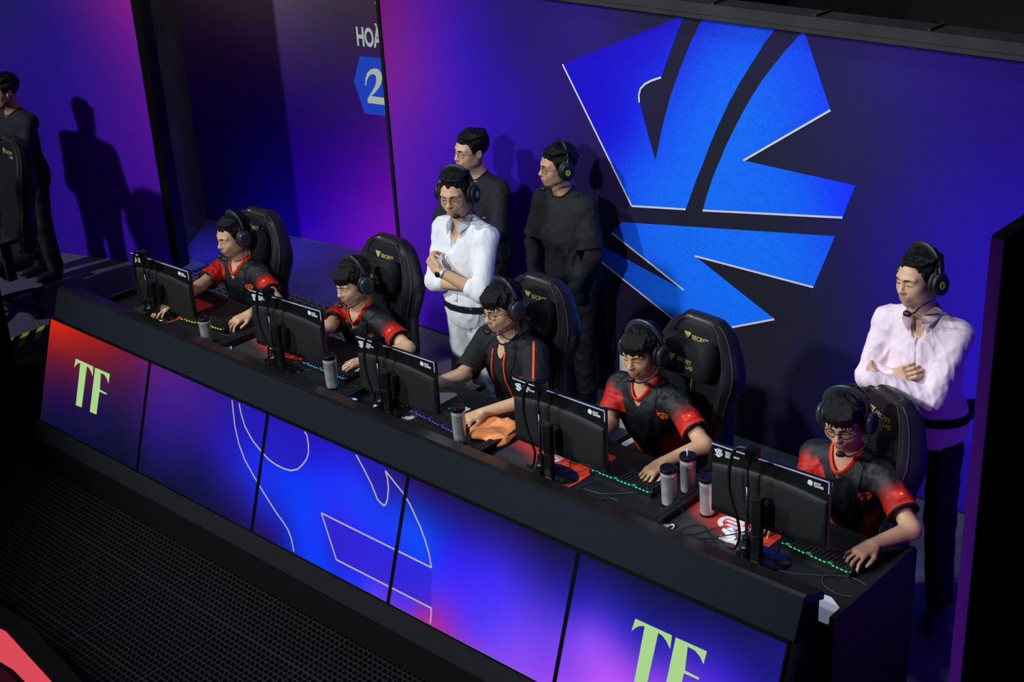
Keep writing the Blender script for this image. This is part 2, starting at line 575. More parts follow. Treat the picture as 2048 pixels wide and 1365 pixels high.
LOGO = [[(-5.484, 2.068), (-4.607, 2.449), (-4.688, 2.266), (-4.764, 2.087), (-4.827, 2.062), (-4.876, 2.035), (-4.909, 2.003), (-4.922, 1.964), (-4.916, 1.92), (-4.897, 1.859), (-4.862, 1.752), (-4.809, 1.598), (-4.79, 1.673), (-4.752, 1.829), (-4.698, 1.999), (-4.636, 2.151), (-4.568, 2.301), (-4.484, 2.451), (-4.024, 2.452), (-4.096, 2.357), (-4.172, 2.24), (-4.25, 2.119), (-4.314, 2.005), (-4.379, 1.873), (-4.432, 1.756), (-4.479, 1.637), (-4.522, 1.539), (-4.596, 1.345), (-4.985, 1.287)], [(-3.862, 2.453), (-3.691, 2.063), (-4.212, 1.703), (-3.526, 1.69), (-3.592, 1.502), (-4.478, 1.362), (-4.452, 1.454), (-4.41, 1.575), (-4.368, 1.671), (-4.327, 1.766), (-4.278, 1.864), (-4.231, 1.954), (-4.168, 2.064), (-4.106, 2.16), (-4.045, 2.24), (-3.964, 2.34)], [(-5.061, 1.17), (-5.139, 1.084), (-4.608, 0.842), (-5.235, 0.986), (-5.439, 1.033), (-5.489, 0.996), (-4.623, 0.607), (-4.543, 0.573), (-3.987, 0.818), (-4.532, 1.074), (-3.748, 1.07), (-3.631, 1.39)]]
LOGO_LINES = [[(-5.484, 2.068), (-4.985, 1.287)], [(-4.985, 1.287), (-4.596, 1.345)], [(-4.764, 2.087), (-4.827, 2.062), (-4.876, 2.035), (-4.909, 2.003), (-4.922, 1.964), (-4.919, 1.922)], [(-4.478, 1.362), (-3.592, 1.502)], [(-4.212, 1.703), (-3.691, 2.063)], [(-5.139, 1.084), (-4.608, 0.842)], [(-4.532, 1.074), (-3.748, 1.07)], [(-5.442, 0.973), (-4.623, 0.607), (-4.543, 0.573)], [(-4.543, 0.573), (-3.987, 0.818)]]
SCREEN_LINES = [[(-5.742, 0.624), (-5.717, 0.56), (-5.69, 0.494), (-5.64, 0.414), (-5.575, 0.346), (-5.502, 0.295), (-5.393, 0.225), (-5.282, 0.159), (-5.22, 0.129), (-5.175, 0.102), (-5.139, 0.064), (-5.108, 0.008)], [(-5.683, 0.624), (-5.651, 0.569), (-5.611, 0.518), (-5.538, 0.466), (-5.456, 0.429), (-5.395, 0.408), (-5.333, 0.398), (-5.269, 0.397), (-5.215, 0.404), (-5.169, 0.426), (-5.137, 0.46), (-5.114, 0.496), (-5.106, 0.53), (-5.116, 0.574), (-5.136, 0.615), (-5.157, 0.627)], [(-4.774, 0.626), (-4.711, 0.578), (-4.641, 0.519), (-4.587, 0.462), (-4.564, 0.452), (-4.538, 0.446), (-4.527, 0.457), (-4.522, 0.483), (-4.527, 0.537), (-4.543, 0.581), (-4.564, 0.612), (-4.498, 0.579), (-4.433, 0.548), (-4.374, 0.508), (-4.332, 0.468), (-4.286, 0.425), (-4.246, 0.378), (-4.208, 0.325), (-4.178, 0.265)], [(-4.178, 0.265), (-4.952, 0.267), (-4.799, 0.077), (-4.138, 0.08), (-4.129, 0.007)]]
TF = [[(-7.199, 0.464), (-7.014, 0.465), (-7.01, 0.408), (-7.034, 0.432), (-7.057, 0.446), (-7.079, 0.45), (-7.085, 0.197), (-7.146, 0.193), (-7.148, 0.451), (-7.173, 0.442), (-7.191, 0.426), (-7.206, 0.407)], [(-6.995, 0.464), (-6.844, 0.466), (-6.848, 0.409), (-6.868, 0.432), (-6.896, 0.447), (-6.933, 0.45), (-6.924, 0.351), (-6.854, 0.349), (-6.855, 0.34), (-6.926, 0.338), (-6.93, 0.198), (-6.998, 0.196)]]
WALL_SAMPLES = [(-6.901, 2.241, (120, 20, 140)), (-6.762, 1.834, (105, 20, 155)), (-6.82, 1.318, (85, 12, 165)), (-6.411, 2.167, (60, 5, 160)), (-6.217, 1.907, (45, 5, 165)), (-5.991, 2.092, (32, 5, 130)), (-5.772, 2.328, (28, 8, 100)), (-5.668, 2.072, (35, 8, 110)), (-5.769, 1.719, (38, 5, 140)), (-6.861, 0.958, (80, 10, 165)), (-6.976, 0.381, (65, 5, 155)), (-6.758, 0.092, (50, 0, 150)), (-6.026, 1.616, (42, 2, 160)), (-5.888, 1.149, (40, 0, 140)), (-5.915, 0.736, (34, 0, 120)), (-5.275, 2.295, (38, 15, 110)), (-5.219, 1.744, (32, 18, 85)), (-5.385, 1.407, (30, 12, 80)), (-4.846, 2.232, (30, 24, 60)), (-4.681, 0.764, (24, 20, 40)), (-5.069, 0.157, (24, 18, 40)), (-4.144, 0.265, (25, 22, 42)), (-4.333, 1.307, (27, 25, 43)), (-4.345, 2.158, (27, 25, 43)), (-3.812, 0.367, (25, 20, 55)), (-3.506, 0.613, (27, 16, 90)), (-3.673, 0.867, (26, 22, 60)), (-3.401, 1.365, (30, 15, 110)), (-3.433, 1.897, (32, 25, 90)), (-3.872, 1.957, (30, 28, 65)), (-3.74, 2.316, (32, 24, 80)), (-3.32, 2.271, (36, 20, 110)), (-3.055, 2.234, (32, 8, 115)), (-2.794, 2.128, (30, 0, 120)), (-2.895, 1.864, (32, 5, 140)), (-3.002, 1.586, (35, 8, 150)), (-2.838, 1.224, (35, 5, 165)), (-2.843, 0.664, (38, 5, 175)), (-2.888, 0.205, (35, 5, 160)), (-5.679, 0.338, (26, 10, 70)), (-6.115, 0.405, (38, 0, 120))]
LEFT_SAMPLES = [(-1.129, 2.008, (25, 12, 90)), (-0.709, 1.91, (30, 5, 110)), (-0.405, 1.539, (50, 5, 130)), (-0.015, 2.052, (110, 15, 125)), (-0.068, 1.559, (80, 8, 135)), (-0.043, 0.97, (75, 5, 145)), (-0.689, 0.918, (42, 2, 135)), (-1.001, 1.1, (32, 0, 120)), (-0.573, 0.297, (50, 0, 145)), (0.009, 0.231, (60, 5, 150)), (-1.1, 0.242, (35, 0, 125)), (-1.159, 1.694, (30, 5, 105))]
FAR_SAMPLES = [(0.266, 1.84, (55, 42, 62)), (0.814, 1.917, (70, 55, 75)), (1.796, 1.796, (45, 32, 60)), (0.467, 1.45, (38, 18, 70)), (1.249, 1.4, (38, 20, 75)), (0.121, 1.083, (28, 5, 75)), (0.648, 0.927, (22, 0, 80)), (0.287, 0.451, (20, 0, 85)), (1.158, 0.777, (28, 0, 100)), (1.703, 1.047, (38, 8, 95)), (1.904, 0.666, (70, 5, 130)), (1.625, 0.419, (65, 5, 140)), (1.958, 0.258, (100, 10, 150)), (1.076, 0.21, (35, 0, 130)), (0.521, 0.172, (22, 0, 100)), (1.79, 0.104, (95, 8, 160))]
TWO = [(1.9, 1.375), (1.909, 1.43), (1.932, 1.478), (1.969, 1.508), (2.009, 1.518), (2.044, 1.514), (2.068, 1.486), (2.07, 1.445), (2.052, 1.398), (2.018, 1.356), (1.975, 1.317), (1.947, 1.299), (2.077, 1.297), (2.08, 1.241), (1.91, 1.241), (1.91, 1.272), (1.958, 1.331), (1.993, 1.377), (2.013, 1.424), (2.012, 1.458), (1.998, 1.472), (1.969, 1.47), (1.938, 1.444), (1.918, 1.407), (1.908, 1.374)]
SCREEN_SAMPLES = [(-7.402, 0.562, (190, 35, 20)), (-6.985, 0.607, (150, 25, 25)), (-7.427, 0.401, (110, 22, 50)), (-6.957, 0.465, (95, 25, 50)), (-6.617, 0.527, (85, 20, 80)), (-7.328, 0.178, (35, 12, 70)), (-6.906, 0.208, (22, 12, 75)), (-7.416, 0.059, (22, 14, 60)), (-6.626, 0.081, (12, 10, 50)), (-6.982, 0.063, (15, 12, 55)), (-6.439, 0.605, (85, 25, 115)), (-6.015, 0.552, (60, 20, 140)), (-6.334, 0.317, (45, 18, 130)), (-6.379, 0.07, (18, 12, 75)), (-5.928, 0.128, (14, 14, 80)), (-5.661, 0.516, (28, 20, 175)), (-5.754, 0.351, (35, 20, 175)), (-5.581, 0.13, (25, 20, 130)), (-5.817, 0.022, (12, 10, 70)), (-5.526, 0.367, (25, 40, 230)), (-5.425, 0.182, (20, 35, 200)), (-5.127, 0.281, (0, 60, 255)), (-5.385, 0.572, (30, 20, 190)), (-5.036, 0.573, (30, 20, 210)), (-4.797, 0.494, (25, 50, 255)), (-4.654, 0.414, (20, 60, 255)), (-4.586, 0.587, (35, 20, 160)), (-5.077, 0.046, (0, 50, 240)), (-5.269, 0.018, (25, 15, 120)), (-4.745, 0.255, (45, 35, 240)), (-4.924, 0.048, (0, 60, 255)), (-4.622, 0.016, (40, 50, 255)), (-4.497, 0.012, (90, 60, 240)), (-4.798, 0.159, (45, 30, 210)), (-4.297, 0.583, (30, 18, 120)), (-3.97, 0.549, (28, 18, 130)), (-3.529, 0.566, (22, 12, 90)), (-4.248, 0.355, (0, 70, 255)), (-4.34, 0.397, (10, 70, 255)), (-4.082, 0.342, (45, 35, 250)), (-3.78, 0.381, (60, 40, 240)), (-3.448, 0.459, (35, 25, 150)), (-4.373, 0.16, (50, 35, 240)), (-4.203, 0.149, (70, 50, 250)), (-4.277, 0.033, (100, 50, 230)), (-4.178, 0.035, (160, 40, 170)), (-3.872, 0.107, (90, 55, 255)), (-3.58, 0.152, (120, 70, 250)), (-3.756, 0.272, (75, 50, 255)), (-3.419, 0.079, (140, 70, 245)), (-3.314, 0.599, (18, 12, 90)), (-2.992, 0.566, (15, 14, 90)), (-2.514, 0.586, (20, 15, 100)), (-2.382, 0.598, (25, 18, 120)), (-3.357, 0.426, (40, 28, 180)), (-3.244, 0.289, (140, 75, 250)), (-3.074, 0.247, (160, 75, 240)), (-3.291, 0.133, (150, 75, 245)), (-2.593, 0.427, (50, 30, 190)), (-2.401, 0.488, (25, 18, 130)), (-2.946, 0.366, (60, 40, 190)), (-2.802, 0.287, (120, 60, 235)), (-3.082, 0.399, (60, 40, 200))]

# ------------------------------------------------------------------ the setting
def struct(o): o['kind'] = 'structure'; return o
def mat_print(name, gain=1.0, rough=0.75, grain=0.0):
    m = bpy.data.materials.new(name); m.use_nodes = True
    nt = m.node_tree; b = nt.nodes['Principled BSDF']
    b.inputs['Roughness'].default_value = rough
    b.inputs['Specular IOR Level'].default_value = 0.25
    a = nt.nodes.new('ShaderNodeAttribute'); a.attribute_name = 'print'
    tc = nt.nodes.new('ShaderNodeTexCoord'); n = nt.nodes.new('ShaderNodeTexNoise')
    n.inputs['Scale'].default_value = 90; n.inputs['Detail'].default_value = 3
    nt.links.new(tc.outputs['Object'], n.inputs['Vector'])
    mr = nt.nodes.new('ShaderNodeMapRange'); mr.inputs[1].default_value = 0.25; mr.inputs[2].default_value = 0.75
    mr.inputs[3].default_value = gain * (1 - grain); mr.inputs[4].default_value = gain * (1 + grain)
    nt.links.new(n.outputs['Fac'], mr.inputs[0])
    s = nt.nodes.new('ShaderNodeVectorMath'); s.operation = 'SCALE'
    nt.links.new(a.outputs['Color'], s.inputs[0]); nt.links.new(mr.outputs[0], s.inputs['Scale'])
    nt.links.new(s.outputs[0], b.inputs['Base Color'])
    return m
M['print_wall'] = mat_print('print_wall', 1.25, 0.8, 0.06)
M['print_left'] = mat_print('print_left', 1.9, 0.8, 0.05)
M['print_far'] = mat_print('print_far', 2.8, 0.35, 0.05)
M['print_logo'] = mat_print('print_logo', 1.3, 0.8, 0.16)

WY = 6.33
# stage floor: raised platform (z 0) with the lower walkway in front (z -0.12)
mb = MB()
outl = [(-16, 9), (-16, 2.0), (-9.12, 2.0), (-9.12, 4.85), (-7.48, 4.85), (-7.48, 4.3), (-2.3, 4.3), (-2.3, 4.0), (3, 4.0), (3, 9)]
mb.prism(outl, -0.2, 0.0, axis=2)
fl = mb.build('floor', M['floor_vinyl']); struct(fl)
mb = MB(); mb.box((-16, -3, -0.30), (3, 9, -0.201))
struct(mb.build('floor', M['under']))

def grating(x0, x1, y0, y1, pitch, wbar, ztop, zbot, pitch_y=None, tile=None, bar2=None, clip=None):
    mb = MB(); py = pitch_y or pitch
    nx = int(round((x1 - x0) / pitch)); ny = int(round((y1 - y0) / py))
    for i in range(nx + 1):
        x = x0 + i * pitch; hw = wbar * (1.9 if tile and i % tile == 0 else 1.0) / 2
        g = 0.0015 if tile and i % tile == 0 else 0
        mb.box((x - hw, y0, zbot), (x + hw, y1, ztop + g))
    for j in range(ny + 1):
        y = y0 + j * py; hw = (bar2 or wbar) * (1.9 if tile and j % tile == 0 else 1.0) / 2
        g = 0.0012 if tile and j % tile == 0 else -0.0006
        mb.box((x0, y - hw, zbot), (x1, y + hw, ztop + g))
    return mb
g = grating(-9.08, -9.08 + 0.034375 * 208, 1.75, 1.75 + 0.033 * 58, 0.034375, 0.0042, -0.12, -0.145, 0.033, 16)
struct(g.build('floor_grating', M['rubber_grid']))
g = grating(-9.08, -9.08 + 0.034375 * 45, 3.664, 3.664 + 0.033 * 32, 0.034375, 0.0042, -0.12, -0.145, 0.033, 16)
struct(g.build('floor_grating', M['rubber_grid']))
M['rubber_mat'] = mat('rubber_mat', (74, 72, 80), 0.6)
g = grating(-9.15, -9.15 + 0.085 * 26, 5.30, 5.30 + 0.045 * 19, 0.085, 0.022, 0.014, 0.002, 0.045, None, 0.016)
o = g.build('perforated_mat', M['rubber_mat'])
tag(o, 'dark rubber mat with rows of slots lying behind the two left gaming chairs', 'floor mat')
mb = MB(); mb.box((-9.16, 5.29, 0.0005), (-9.15 + 0.085 * 26 + 0.01, 5.30 + 0.045 * 19 + 0.01, 0.003))
mb.build('backing', M['under'], o)
# smooth blue walkway in front of the far wall
M['walk_blue'] = mat('walk_blue', (66, 58, 128), 0.35, noise=(3, 0.2), bump=(140, 0.25))
mb = MB(); mb.prism([(-9.52, 6.17), (-6.9, 6.18), (-6.9, 7.33), (-10.05, 6.80)], 0.0008, 0.004, axis=2)
struct(mb.build('floor', M['walk_blue']))

# main printed wall
def wallF(x, y, z): return frame((x, y, z), (1, 0, 0), (0, 0, 1))
F = wallF(-7.036, WY, 0.0)
sam = [(x + 7.036, z, c) for x, z, c in WALL_SAMPLES]
wb = grid_panel('wall_back', F, 5.24, 2.46, 150, 70, sam, 0.16, M['print_wall']); struct(wb)
mb = MB(); mb.box((-7.05, WY + 0.002, 0), (-1.80, WY + 0.07, 2.46)); struct(mb.build('wall_back', M['trim_black']))
# logo shapes printed on it
def logo_color(P):
    S = [(-5.3, 2.05, (18, 0, 190)), (-4.75, 2.35, (22, 10, 190)), (-5.1, 1.75, (15, 10, 205)), (-5.15, 1.95, (18, 2, 195)), (-4.95, 1.45, (12, 85, 235)), (-4.8, 1.9, (14, 60, 225)),
         (-4.4, 2.2, (12, 85, 228)), (-4.2, 2.4, (14, 70, 220)), (-4.6, 1.6, (12, 100, 238)), (-3.9, 2.2, (14, 80, 232)), (-4.0, 1.8, (12, 95, 236)), (-4.2, 1.5, (10, 105, 240)),
         (-3.6, 1.6, (14, 55, 250)), (-3.75, 1.55, (12, 85, 245)), (-4.6, 1.2, (10, 105, 240)), (-4.9, 1.1, (10, 95, 235)), (-4.0, 1.15, (8, 110, 245)), (-3.5, 1.2, (12, 80, 245)), (-4.3, 0.8, (8, 110, 245)), (-4.0, 0.6, (8, 108, 240)), (-5.2, 1.1, (14, 60, 215)), (-5.4, 0.95, (14, 60, 200))]
    return rbf_colors(P, S, 0.12)
for pl in LOGO:
    bm = fill2d(pl and [pl], 0.09)
    me = bpy.data.meshes.new('logo_print')
    P = np.array([(v.co.x, v.co.y) for v in bm.verts])
    for v in bm.verts: v.co = Vector((v.co.x, WY - 0.002, v.co.y))
    bm.to_mesh(me); bm.free()
    at = me.color_attributes.new('print', 'FLOAT_COLOR', 'POINT')
    at.data.foreach_set('color', np.hstack([logo_color(P), np.ones((len(P), 1))]).ravel())
    link(me, 'logo_print', wb, M['print_logo'])
mb = MB()
for ln in LOGO_LINES:
    for (a, b) in zip(ln[:-1], ln[1:]):
        d = Vector((b[0] - a[0], b[1] - a[1])); d.normalize(); nn = Vector((-d.y, d.x)) * 0.0055
        mb.poly([(a[0] - nn.x, WY - 0.0035, a[1] - nn.y), (b[0] - nn.x, WY - 0.0035, b[1] - nn.y), (b[0] + nn.x, WY - 0.0035, b[1] + nn.y), (a[0] + nn.x, WY - 0.0035, a[1] + nn.y)])
mb.build('logo_outline', M['white_print'], wb)
# trims of the main wall
mb = MB(); mb.box((-7.062, WY - 0.012, 0), (-7.036, WY + 0.07, 2.46)); struct(mb.build('trim_1', M['trim_black']))
mb = MB(); mb.box((-7.06, WY - 0.05, 2.452), (0.6, WY - 0.01, 2.475)); mb.box((-7.06, WY - 0.03, 2.475), (0.6, WY + 0.13, 2.53))
for k in range(12): mb.box((-6.9 + k * 0.62, WY - 0.02, 2.53), (-6.885 + k * 0.62, WY + 0.13, 2.542))
struct(mb.build('trim_2', M['trim_grey']))
mb = MB(); mb.box((-7.036, WY - 0.006, 0), (-1.84, WY - 0.001, 0.012)); struct(mb.build('baseboard_back', M['trim_black']))
# dark hall behind the wall
mb = MB(); mb.box((-13, 9.5, -0.2), (6, 9.6, 6)); struct(mb.build('wall_hall', mat('hall', (6, 6, 7), 0.9)))

# side panel on the right, seen from its back, purple front edge
mb = MB(); mb.box((-1.828, 4.19, 0), (-1.795, WY + 0.05, 2.44)); struct(mb.build('wall_right', M['console_black']))
mb = MB(); mb.box((-1.838, 4.182, 0), (-1.793, 4.19, 2.44)); struct(mb.build('trim_3', M['purple_paint'])) 
mb = MB(); mb.box((-1.838, 4.19, 2.435), (-1.79, WY, 2.45)); mb.box((-1.79, 4.5, 2.30), (-1.66, 4.52, 2.33)); struct(mb.build('trim_4', M['trim_black']))
F = frame((-1.830, WY, 0), (0, -1, 0), (0, 0, 1))
struct(grid_panel('wall_right', F, WY - 4.19, 2.44, 20, 20, [(0.3, 1.2, (40, 5, 160)), (1.2, 1.0, (70, 8, 160)), (2.0, 1.0, (120, 15, 160)), (1.0, 2.3, (40, 8, 110))], 0.3, M['print_left']))

# left printed wall, turned towards the stage
ld = Vector((1.01, 0.33, 0)).normalized(); LP = Vector((-9.45, 5.93, 0))
F = frame(LP - ld * 3.4, ld, (0, 0, 1))
sam = [(u + 3.4, v, c) for u, v, c in LEFT_SAMPLES]
struct(grid_panel('wall_left', F, 3.4 + 0.105, 2.7, 90, 60, sam, 0.16, M['print_left']))
ln_ = Vector((-ld.y, ld.x, 0))
def rotbox(P0, d, u0, u1, w0, w1, z0, z1):
    m4 = Matrix((d, Vector((-d.y, d.x, 0)), Vector((0, 0, 1)))).transposed().to_4x4(); m4.translation = P0
    mb = MB(); mb.box((u0, w0, z0), (u1, w1, z1), m4); return mb
struct(rotbox(LP, ld, -3.4, 0.105, 0.003, 0.06, 0, 2.7).build('wall_left', M['trim_black']))
struct(rotbox(LP, ld, 0.105, 0.18, -0.006, 0.12, 0, 2.9).build('trim_5', M['bezel']))
g0 = Vector((-9.43, 6.06, 0)); g1 = Vector((-10.06, 6.83, 0)); gd = (g1 - g0).normalized()
M['flat_grey'] = mat('flat_grey', (98, 98, 100), 0.85, noise=(3, 0.35))
struct(rotbox(g0, gd, 0.0, (g1 - g0).length, 0.0, 0.05, 0, 2.9).build('wall_side', M['flat_grey']))
# far printed wall, warm haze near the top painted into its colours
fd = Vector((0.94, 0.165, 0)).normalized(); FP = Vector((-10.06, 6.82, 0))
F = frame(FP, fd, (0, 0, 1))
far = grid_panel('wall_far', F, 4.4, 2.9, 80, 60, [(u, v, c) for u, v, c in FAR_SAMPLES], 0.2, M['print_far']); struct(far)
struct(rotbox(FP, fd, 0, 4.4, 0.004, 0.05, 0, 2.9).build('wall_far', M['trim_black']))
M['print_pale'] = mat('print_pale', (236, 250, 228), 0.6)
M['print_blue'] = mat('print_blue', (24, 88, 250), 0.6, noise=(5, 0.1))
M['print_blue_edge'] = mat('print_blue_edge', (40, 30, 170), 0.6)
hexo = [(1.871, 1.6), (2.75, 1.607), (2.9, 1.38), (2.75, 1.16), (1.869, 1.153), (1.794, 1.396)]
flat_print('hexagon_print', [hexo], F, M['print_blue'], far, 0.002)
flat_print('number_print', [TWO], F, M['print_pale'], far, 0.004)
o1 = text_print('letter_print', 'HO\u00c0N', 0.196, F @ Matrix.Translation((1.857, 1.684, 0.003)), M['print_pale'], far, bold=0.006, sx=0.56, spacing=0.96)
me_ = text_mesh('0', 0.46, bold=0.004, sx=0.8); me_.transform(F @ Matrix.Translation((2.105, 1.215, 0.004))); link(me_, 'number_print', far, M['print_pale'])
flat_print('mark_print', [[(2.062, 2.016), (2.10, 2.05), (2.14, 2.0), (2.09, 1.99)]], F, M['print_pale'], far, 0.003)

# hazard tape on the nosing of the left platform
M['tape'] = mat('tape', (205, 200, 40), 0.5); 
mb = MB(); mb.box((-9.175, 4.20, 0.0005), (-9.119, 4.84, 0.0015)); mb.box((-9.1195, 4.20, -0.055), (-9.1185, 4.84, 0.0015))
tp = mb.build('hazard_tape', M['console_black']); tag(tp, 'yellow and black striped hazard tape along the platform edge at the left', 'tape')
mb = MB()
for k in range(5):
    y = 4.20 + k * 0.128
    mb.poly([(-9.175, y + 0.06, 0.003), (-9.1165, y, 0.003), (-9.1165, y + 0.06, 0.003), (-9.175, y + 0.12, 0.003)])
    mb.poly([(-9.1165, y, 0.003), (-9.1165, y + 0.06, 0.003), (-9.1165, y + 0.03, -0.055), (-9.1165, y - 0.03, -0.055)])
mb.build('stripe', M['tape'], tp)

# ------------------------------------------------------------------ long console in front of the players
CX0, CX1 = -7.53, -2.335
con = thing('front_console', 'long black slanted console carrying the row of five lit screens', 'console', (0, 0, -0.12))
def onc(o): o.location.z = 0.12; return o
mb = MB(); mb.prism([(3.72, -0.12), (3.70, 0.06), (3.735, 0.16), (3.93, 0.76), (3.985, 0.93), (4.10, 0.872), (4.10, -0.12)], CX0 + 0.012, CX1 - 0.012)
onc(mb.build('body', M['console_black'], con))
mb = MB(); mb.prism([(3.905, 0.792), (3.968, 0.957), (3.985, 0.945), (3.925, 0.785)], CX0 + 0.03, CX1)
onc(mb.build('upper_panel', M['console_panel'], con))
mb = MB(); mb.prism([(3.966, 0.956), (3.985, 0.962), (4.118, 0.905), (4.112, 0.872), (3.985, 0.925)], CX0 + 0.03, CX1)
onc(mb.build('ledge', M['ledge'], con))
mb = MB(); mb.prism([(3.683, 0.178), (3.650, 0.072), (3.72, 0.05), (3.745, 0.16)], CX0, CX1)
onc(mb.build('lower_panel', M['console_low'], con))
mb = MB(); mb.prism([(3.650, 0.071), (3.645, -0.12), (3.72, -0.12), (3.72, 0.05)], CX0 + 0.03, CX1 - 0.01)
onc(mb.build('kick_panel', M['console_black'], con))
mb = MB(); mb.prism([(3.90, 0.79), (3.69, 0.18), (3.76, 0.16), (3.94, 0.77)], CX1 - 0.012, CX1 + 0.012)
onc(mb.build('screen_rail', M['bezel'], con))

# five screens in the slanted front
SV = Vector((0, 0.2, 0.6)).normalized(); SN = Vector((0, -SV.z, SV.y)); VL = math.hypot(0.2, 0.6)
M['screen_image'] = mat_screen('screen_image', 'print', 0.92)
M['screen_line'] = mat('screen_line', (10, 10, 10), 0.3, emit=(188, 190, 178), emit_s=0.85)
M['screen_letter'] = mat('screen_letter', (10, 10, 10), 0.3, emit=(172, 216, 140), emit_s=0.95)
names = ['far left screen of the console, red to dark blue with pale green TF letters', 'second console screen from the left, plum to blue with curved line',
         'middle console screen, bright blue with thin looping outline curves', 'console screen right of the middle one, blue to violet with outline corner at its left',
         'nearest console screen at the right end, violet glow behind large pale green TF letters']
sx = [-7.512, -6.518, -5.478, -4.434, -3.385, -2.345]
sx = [-7.516 + 1.0345 * k for k in range(6)]
def clip_line(ln, a, b):
    out = []; cur = []
    for (p, q) in zip(ln[:-1], ln[1:]):
        n = max(6, int((Vector(q) - Vector(p)).length / .004))
        for k in range(n + 1):
            x = p[0] + (q[0] - p[0]) * k / n; y = p[1] + (q[1] - p[1]) * k / n
            if a < x < b and 0.004 < y < VL - 0.004:
                if not cur or (Vector(cur[-1]) - Vector((x, y))).length > 1e-5: cur.append((x, y))
            else:
                if len(cur) > 1: out.append(cur)
                cur = []
    if len(cur) > 1: out.append(cur)
    return out
for k in range(5):
    a, b = sx[k], sx[k + 1]
    base = Vector((0, 3.69, 0.185))
    t = thing('display_screen', names[k], 'screen', ((a + b) / 2, 3.69, 0.185), 0, 'screens set in the console front')
    inv = Matrix.Translation(-t.location)
    F = frame(base, (1, 0, 0), SV)
    g_ = 0.010
    mb = MB()
    m4 = inv @ F
    mb.box((a + 0.001, -0.012, -0.035), (b - 0.001, VL + 0.012, -0.004), m4)
    mb.box((a + 0.001, -0.012, -0.004), (a + g_, VL + 0.012, 0.004), m4); mb.box((b - g_, -0.012, -0.004), (b - 0.001, VL + 0.012, 0.004), m4)
    mb.box((a + g_, -0.012, -0.004), (b - g_, 0.0, 0.004), m4); mb.box((a + g_, VL, -0.004), (b - g_, VL + 0.012, 0.004), m4)
    mb.build('bezel', M['bezel'], t)
    Fp = inv @ F @ Matrix.Translation((a + g_, 0, 0))
    sam = [(u - a - g_, v, c) for u, v, c in SCREEN_SAMPLES if a - 0.35 < u < b + 0.35]
    zn = [(SCREEN_LINES[1] + [(SCREEN_LINES[1][-1][0], 1), (SCREEN_LINES[1][0][0], 1)], (34, 20, 190), .75), (SCREEN_LINES[3][:4], (46, 30, 214), .7),
          (SCREEN_LINES[2][:11] + [(SCREEN_LINES[2][12][0], 1), (SCREEN_LINES[2][0][0], 1)], (34, 22, 185), .7),
          (SCREEN_LINES[2] + [(SCREEN_LINES[2][-1][0], 1)], (40, 26, 190), .55)]
    zn = [([(p[0] - a - g_, p[1]) for p in q], c_, k_) for q, c_, k_ in zn]
    if k not in (1, 2, 3): zn = []
    hi = k in (1, 2, 3)
    grid_panel('screen_image', Fp, b - a - 2 * g_, VL, 200 if hi else 80, 120 if hi else 50, sam, 0.05, M['screen_image'], t, zn[:3])
    for ln in SCREEN_LINES:
        cl = clip_line(ln, a + g_, b - g_)
        if cl:
            for c_ in cl:
                mb = MB()
                ptsL = []; 
                for i, p in enumerate(c_):
                    q0 = Vector(c_[max(i - 1, 0)]); q1 = Vector(c_[min(i + 1, len(c_) - 1)]); d = (q1 - q0).normalized(); nn = Vector((-d.y, d.x)) * 0.004
                    ptsL.append((Vector(p) - nn, Vector(p) + nn))
                for (p0, p1), (q0, q1) in zip(ptsL[:-1], ptsL[1:]):
                    mb.poly([m4 @ Vector((v.x, v.y, 0.0015)) for v in (p0, q0, q1, p1)])
                mb.build('outline_curve', M['screen_line'], t)
    if k in (0, 4):
        off = 0.0 if k == 0 else 4.162
        for nm, pl in (('letter_t', TF[0]), ('letter_f', TF[1])):
            flat_print('letter', [[(p[0] + off, p[1]) for p in pl]], m4, M['screen_letter'], t, 0.002)

# foreground lit sign at the lower left corner
sg = thing('light_sign', 'low black stage piece with a glowing coral band in the bottom left corner', 'stage light', (-5.6, 2.3, -0.2))
def loc(pts): return [(x + 5.6, y - 2.3) for x, y in pts]
mb = MB(); mb.prism(loc([(-7.4, 2.45), (-6.40, 2.63), (-6.043, 2.56), (-5.838, 2.578), (-5.157, 2.481), (-4.6, 2.40), (-4.6, 1.2), (-7.4, 1.2)]), 0.0, 0.285, axis=2)
mb.build('base', M['console_black'], sg)
mb = MB(); mb.prism(loc([(-6.9, 2.40), (-6.15, 2.47), (-5.849, 2.449), (-5.796, 2.456), (-5.276, 2.386), (-4.8, 2.32), (-4.9, 2.25), (-5.367, 2.313), (-5.512, 2.328), (-5.624, 2.32), (-6.15, 2.36), (-6.9, 2.30)]), 0.285, 0.30, axis=2)
mb.build('glow_band', mat('glow_band', (60, 10, 15), 0.4, emit=(232, 78, 92), emit_s=0.85), sg)
mb = MB(); mb.prism(loc([(-6.9, 2.27), (-6.15, 2.33), (-5.624, 2.295), (-5.512, 2.30), (-5.367, 2.285), (-4.9, 2.22), (-4.9, 1.4), (-6.9, 1.4)]), 0.285, 0.29, axis=2)
mb.build('inner_panel', mat('inner_panel', (30, 6, 14), 0.4, emit=(60, 10, 30), emit_s=0.5), sg)

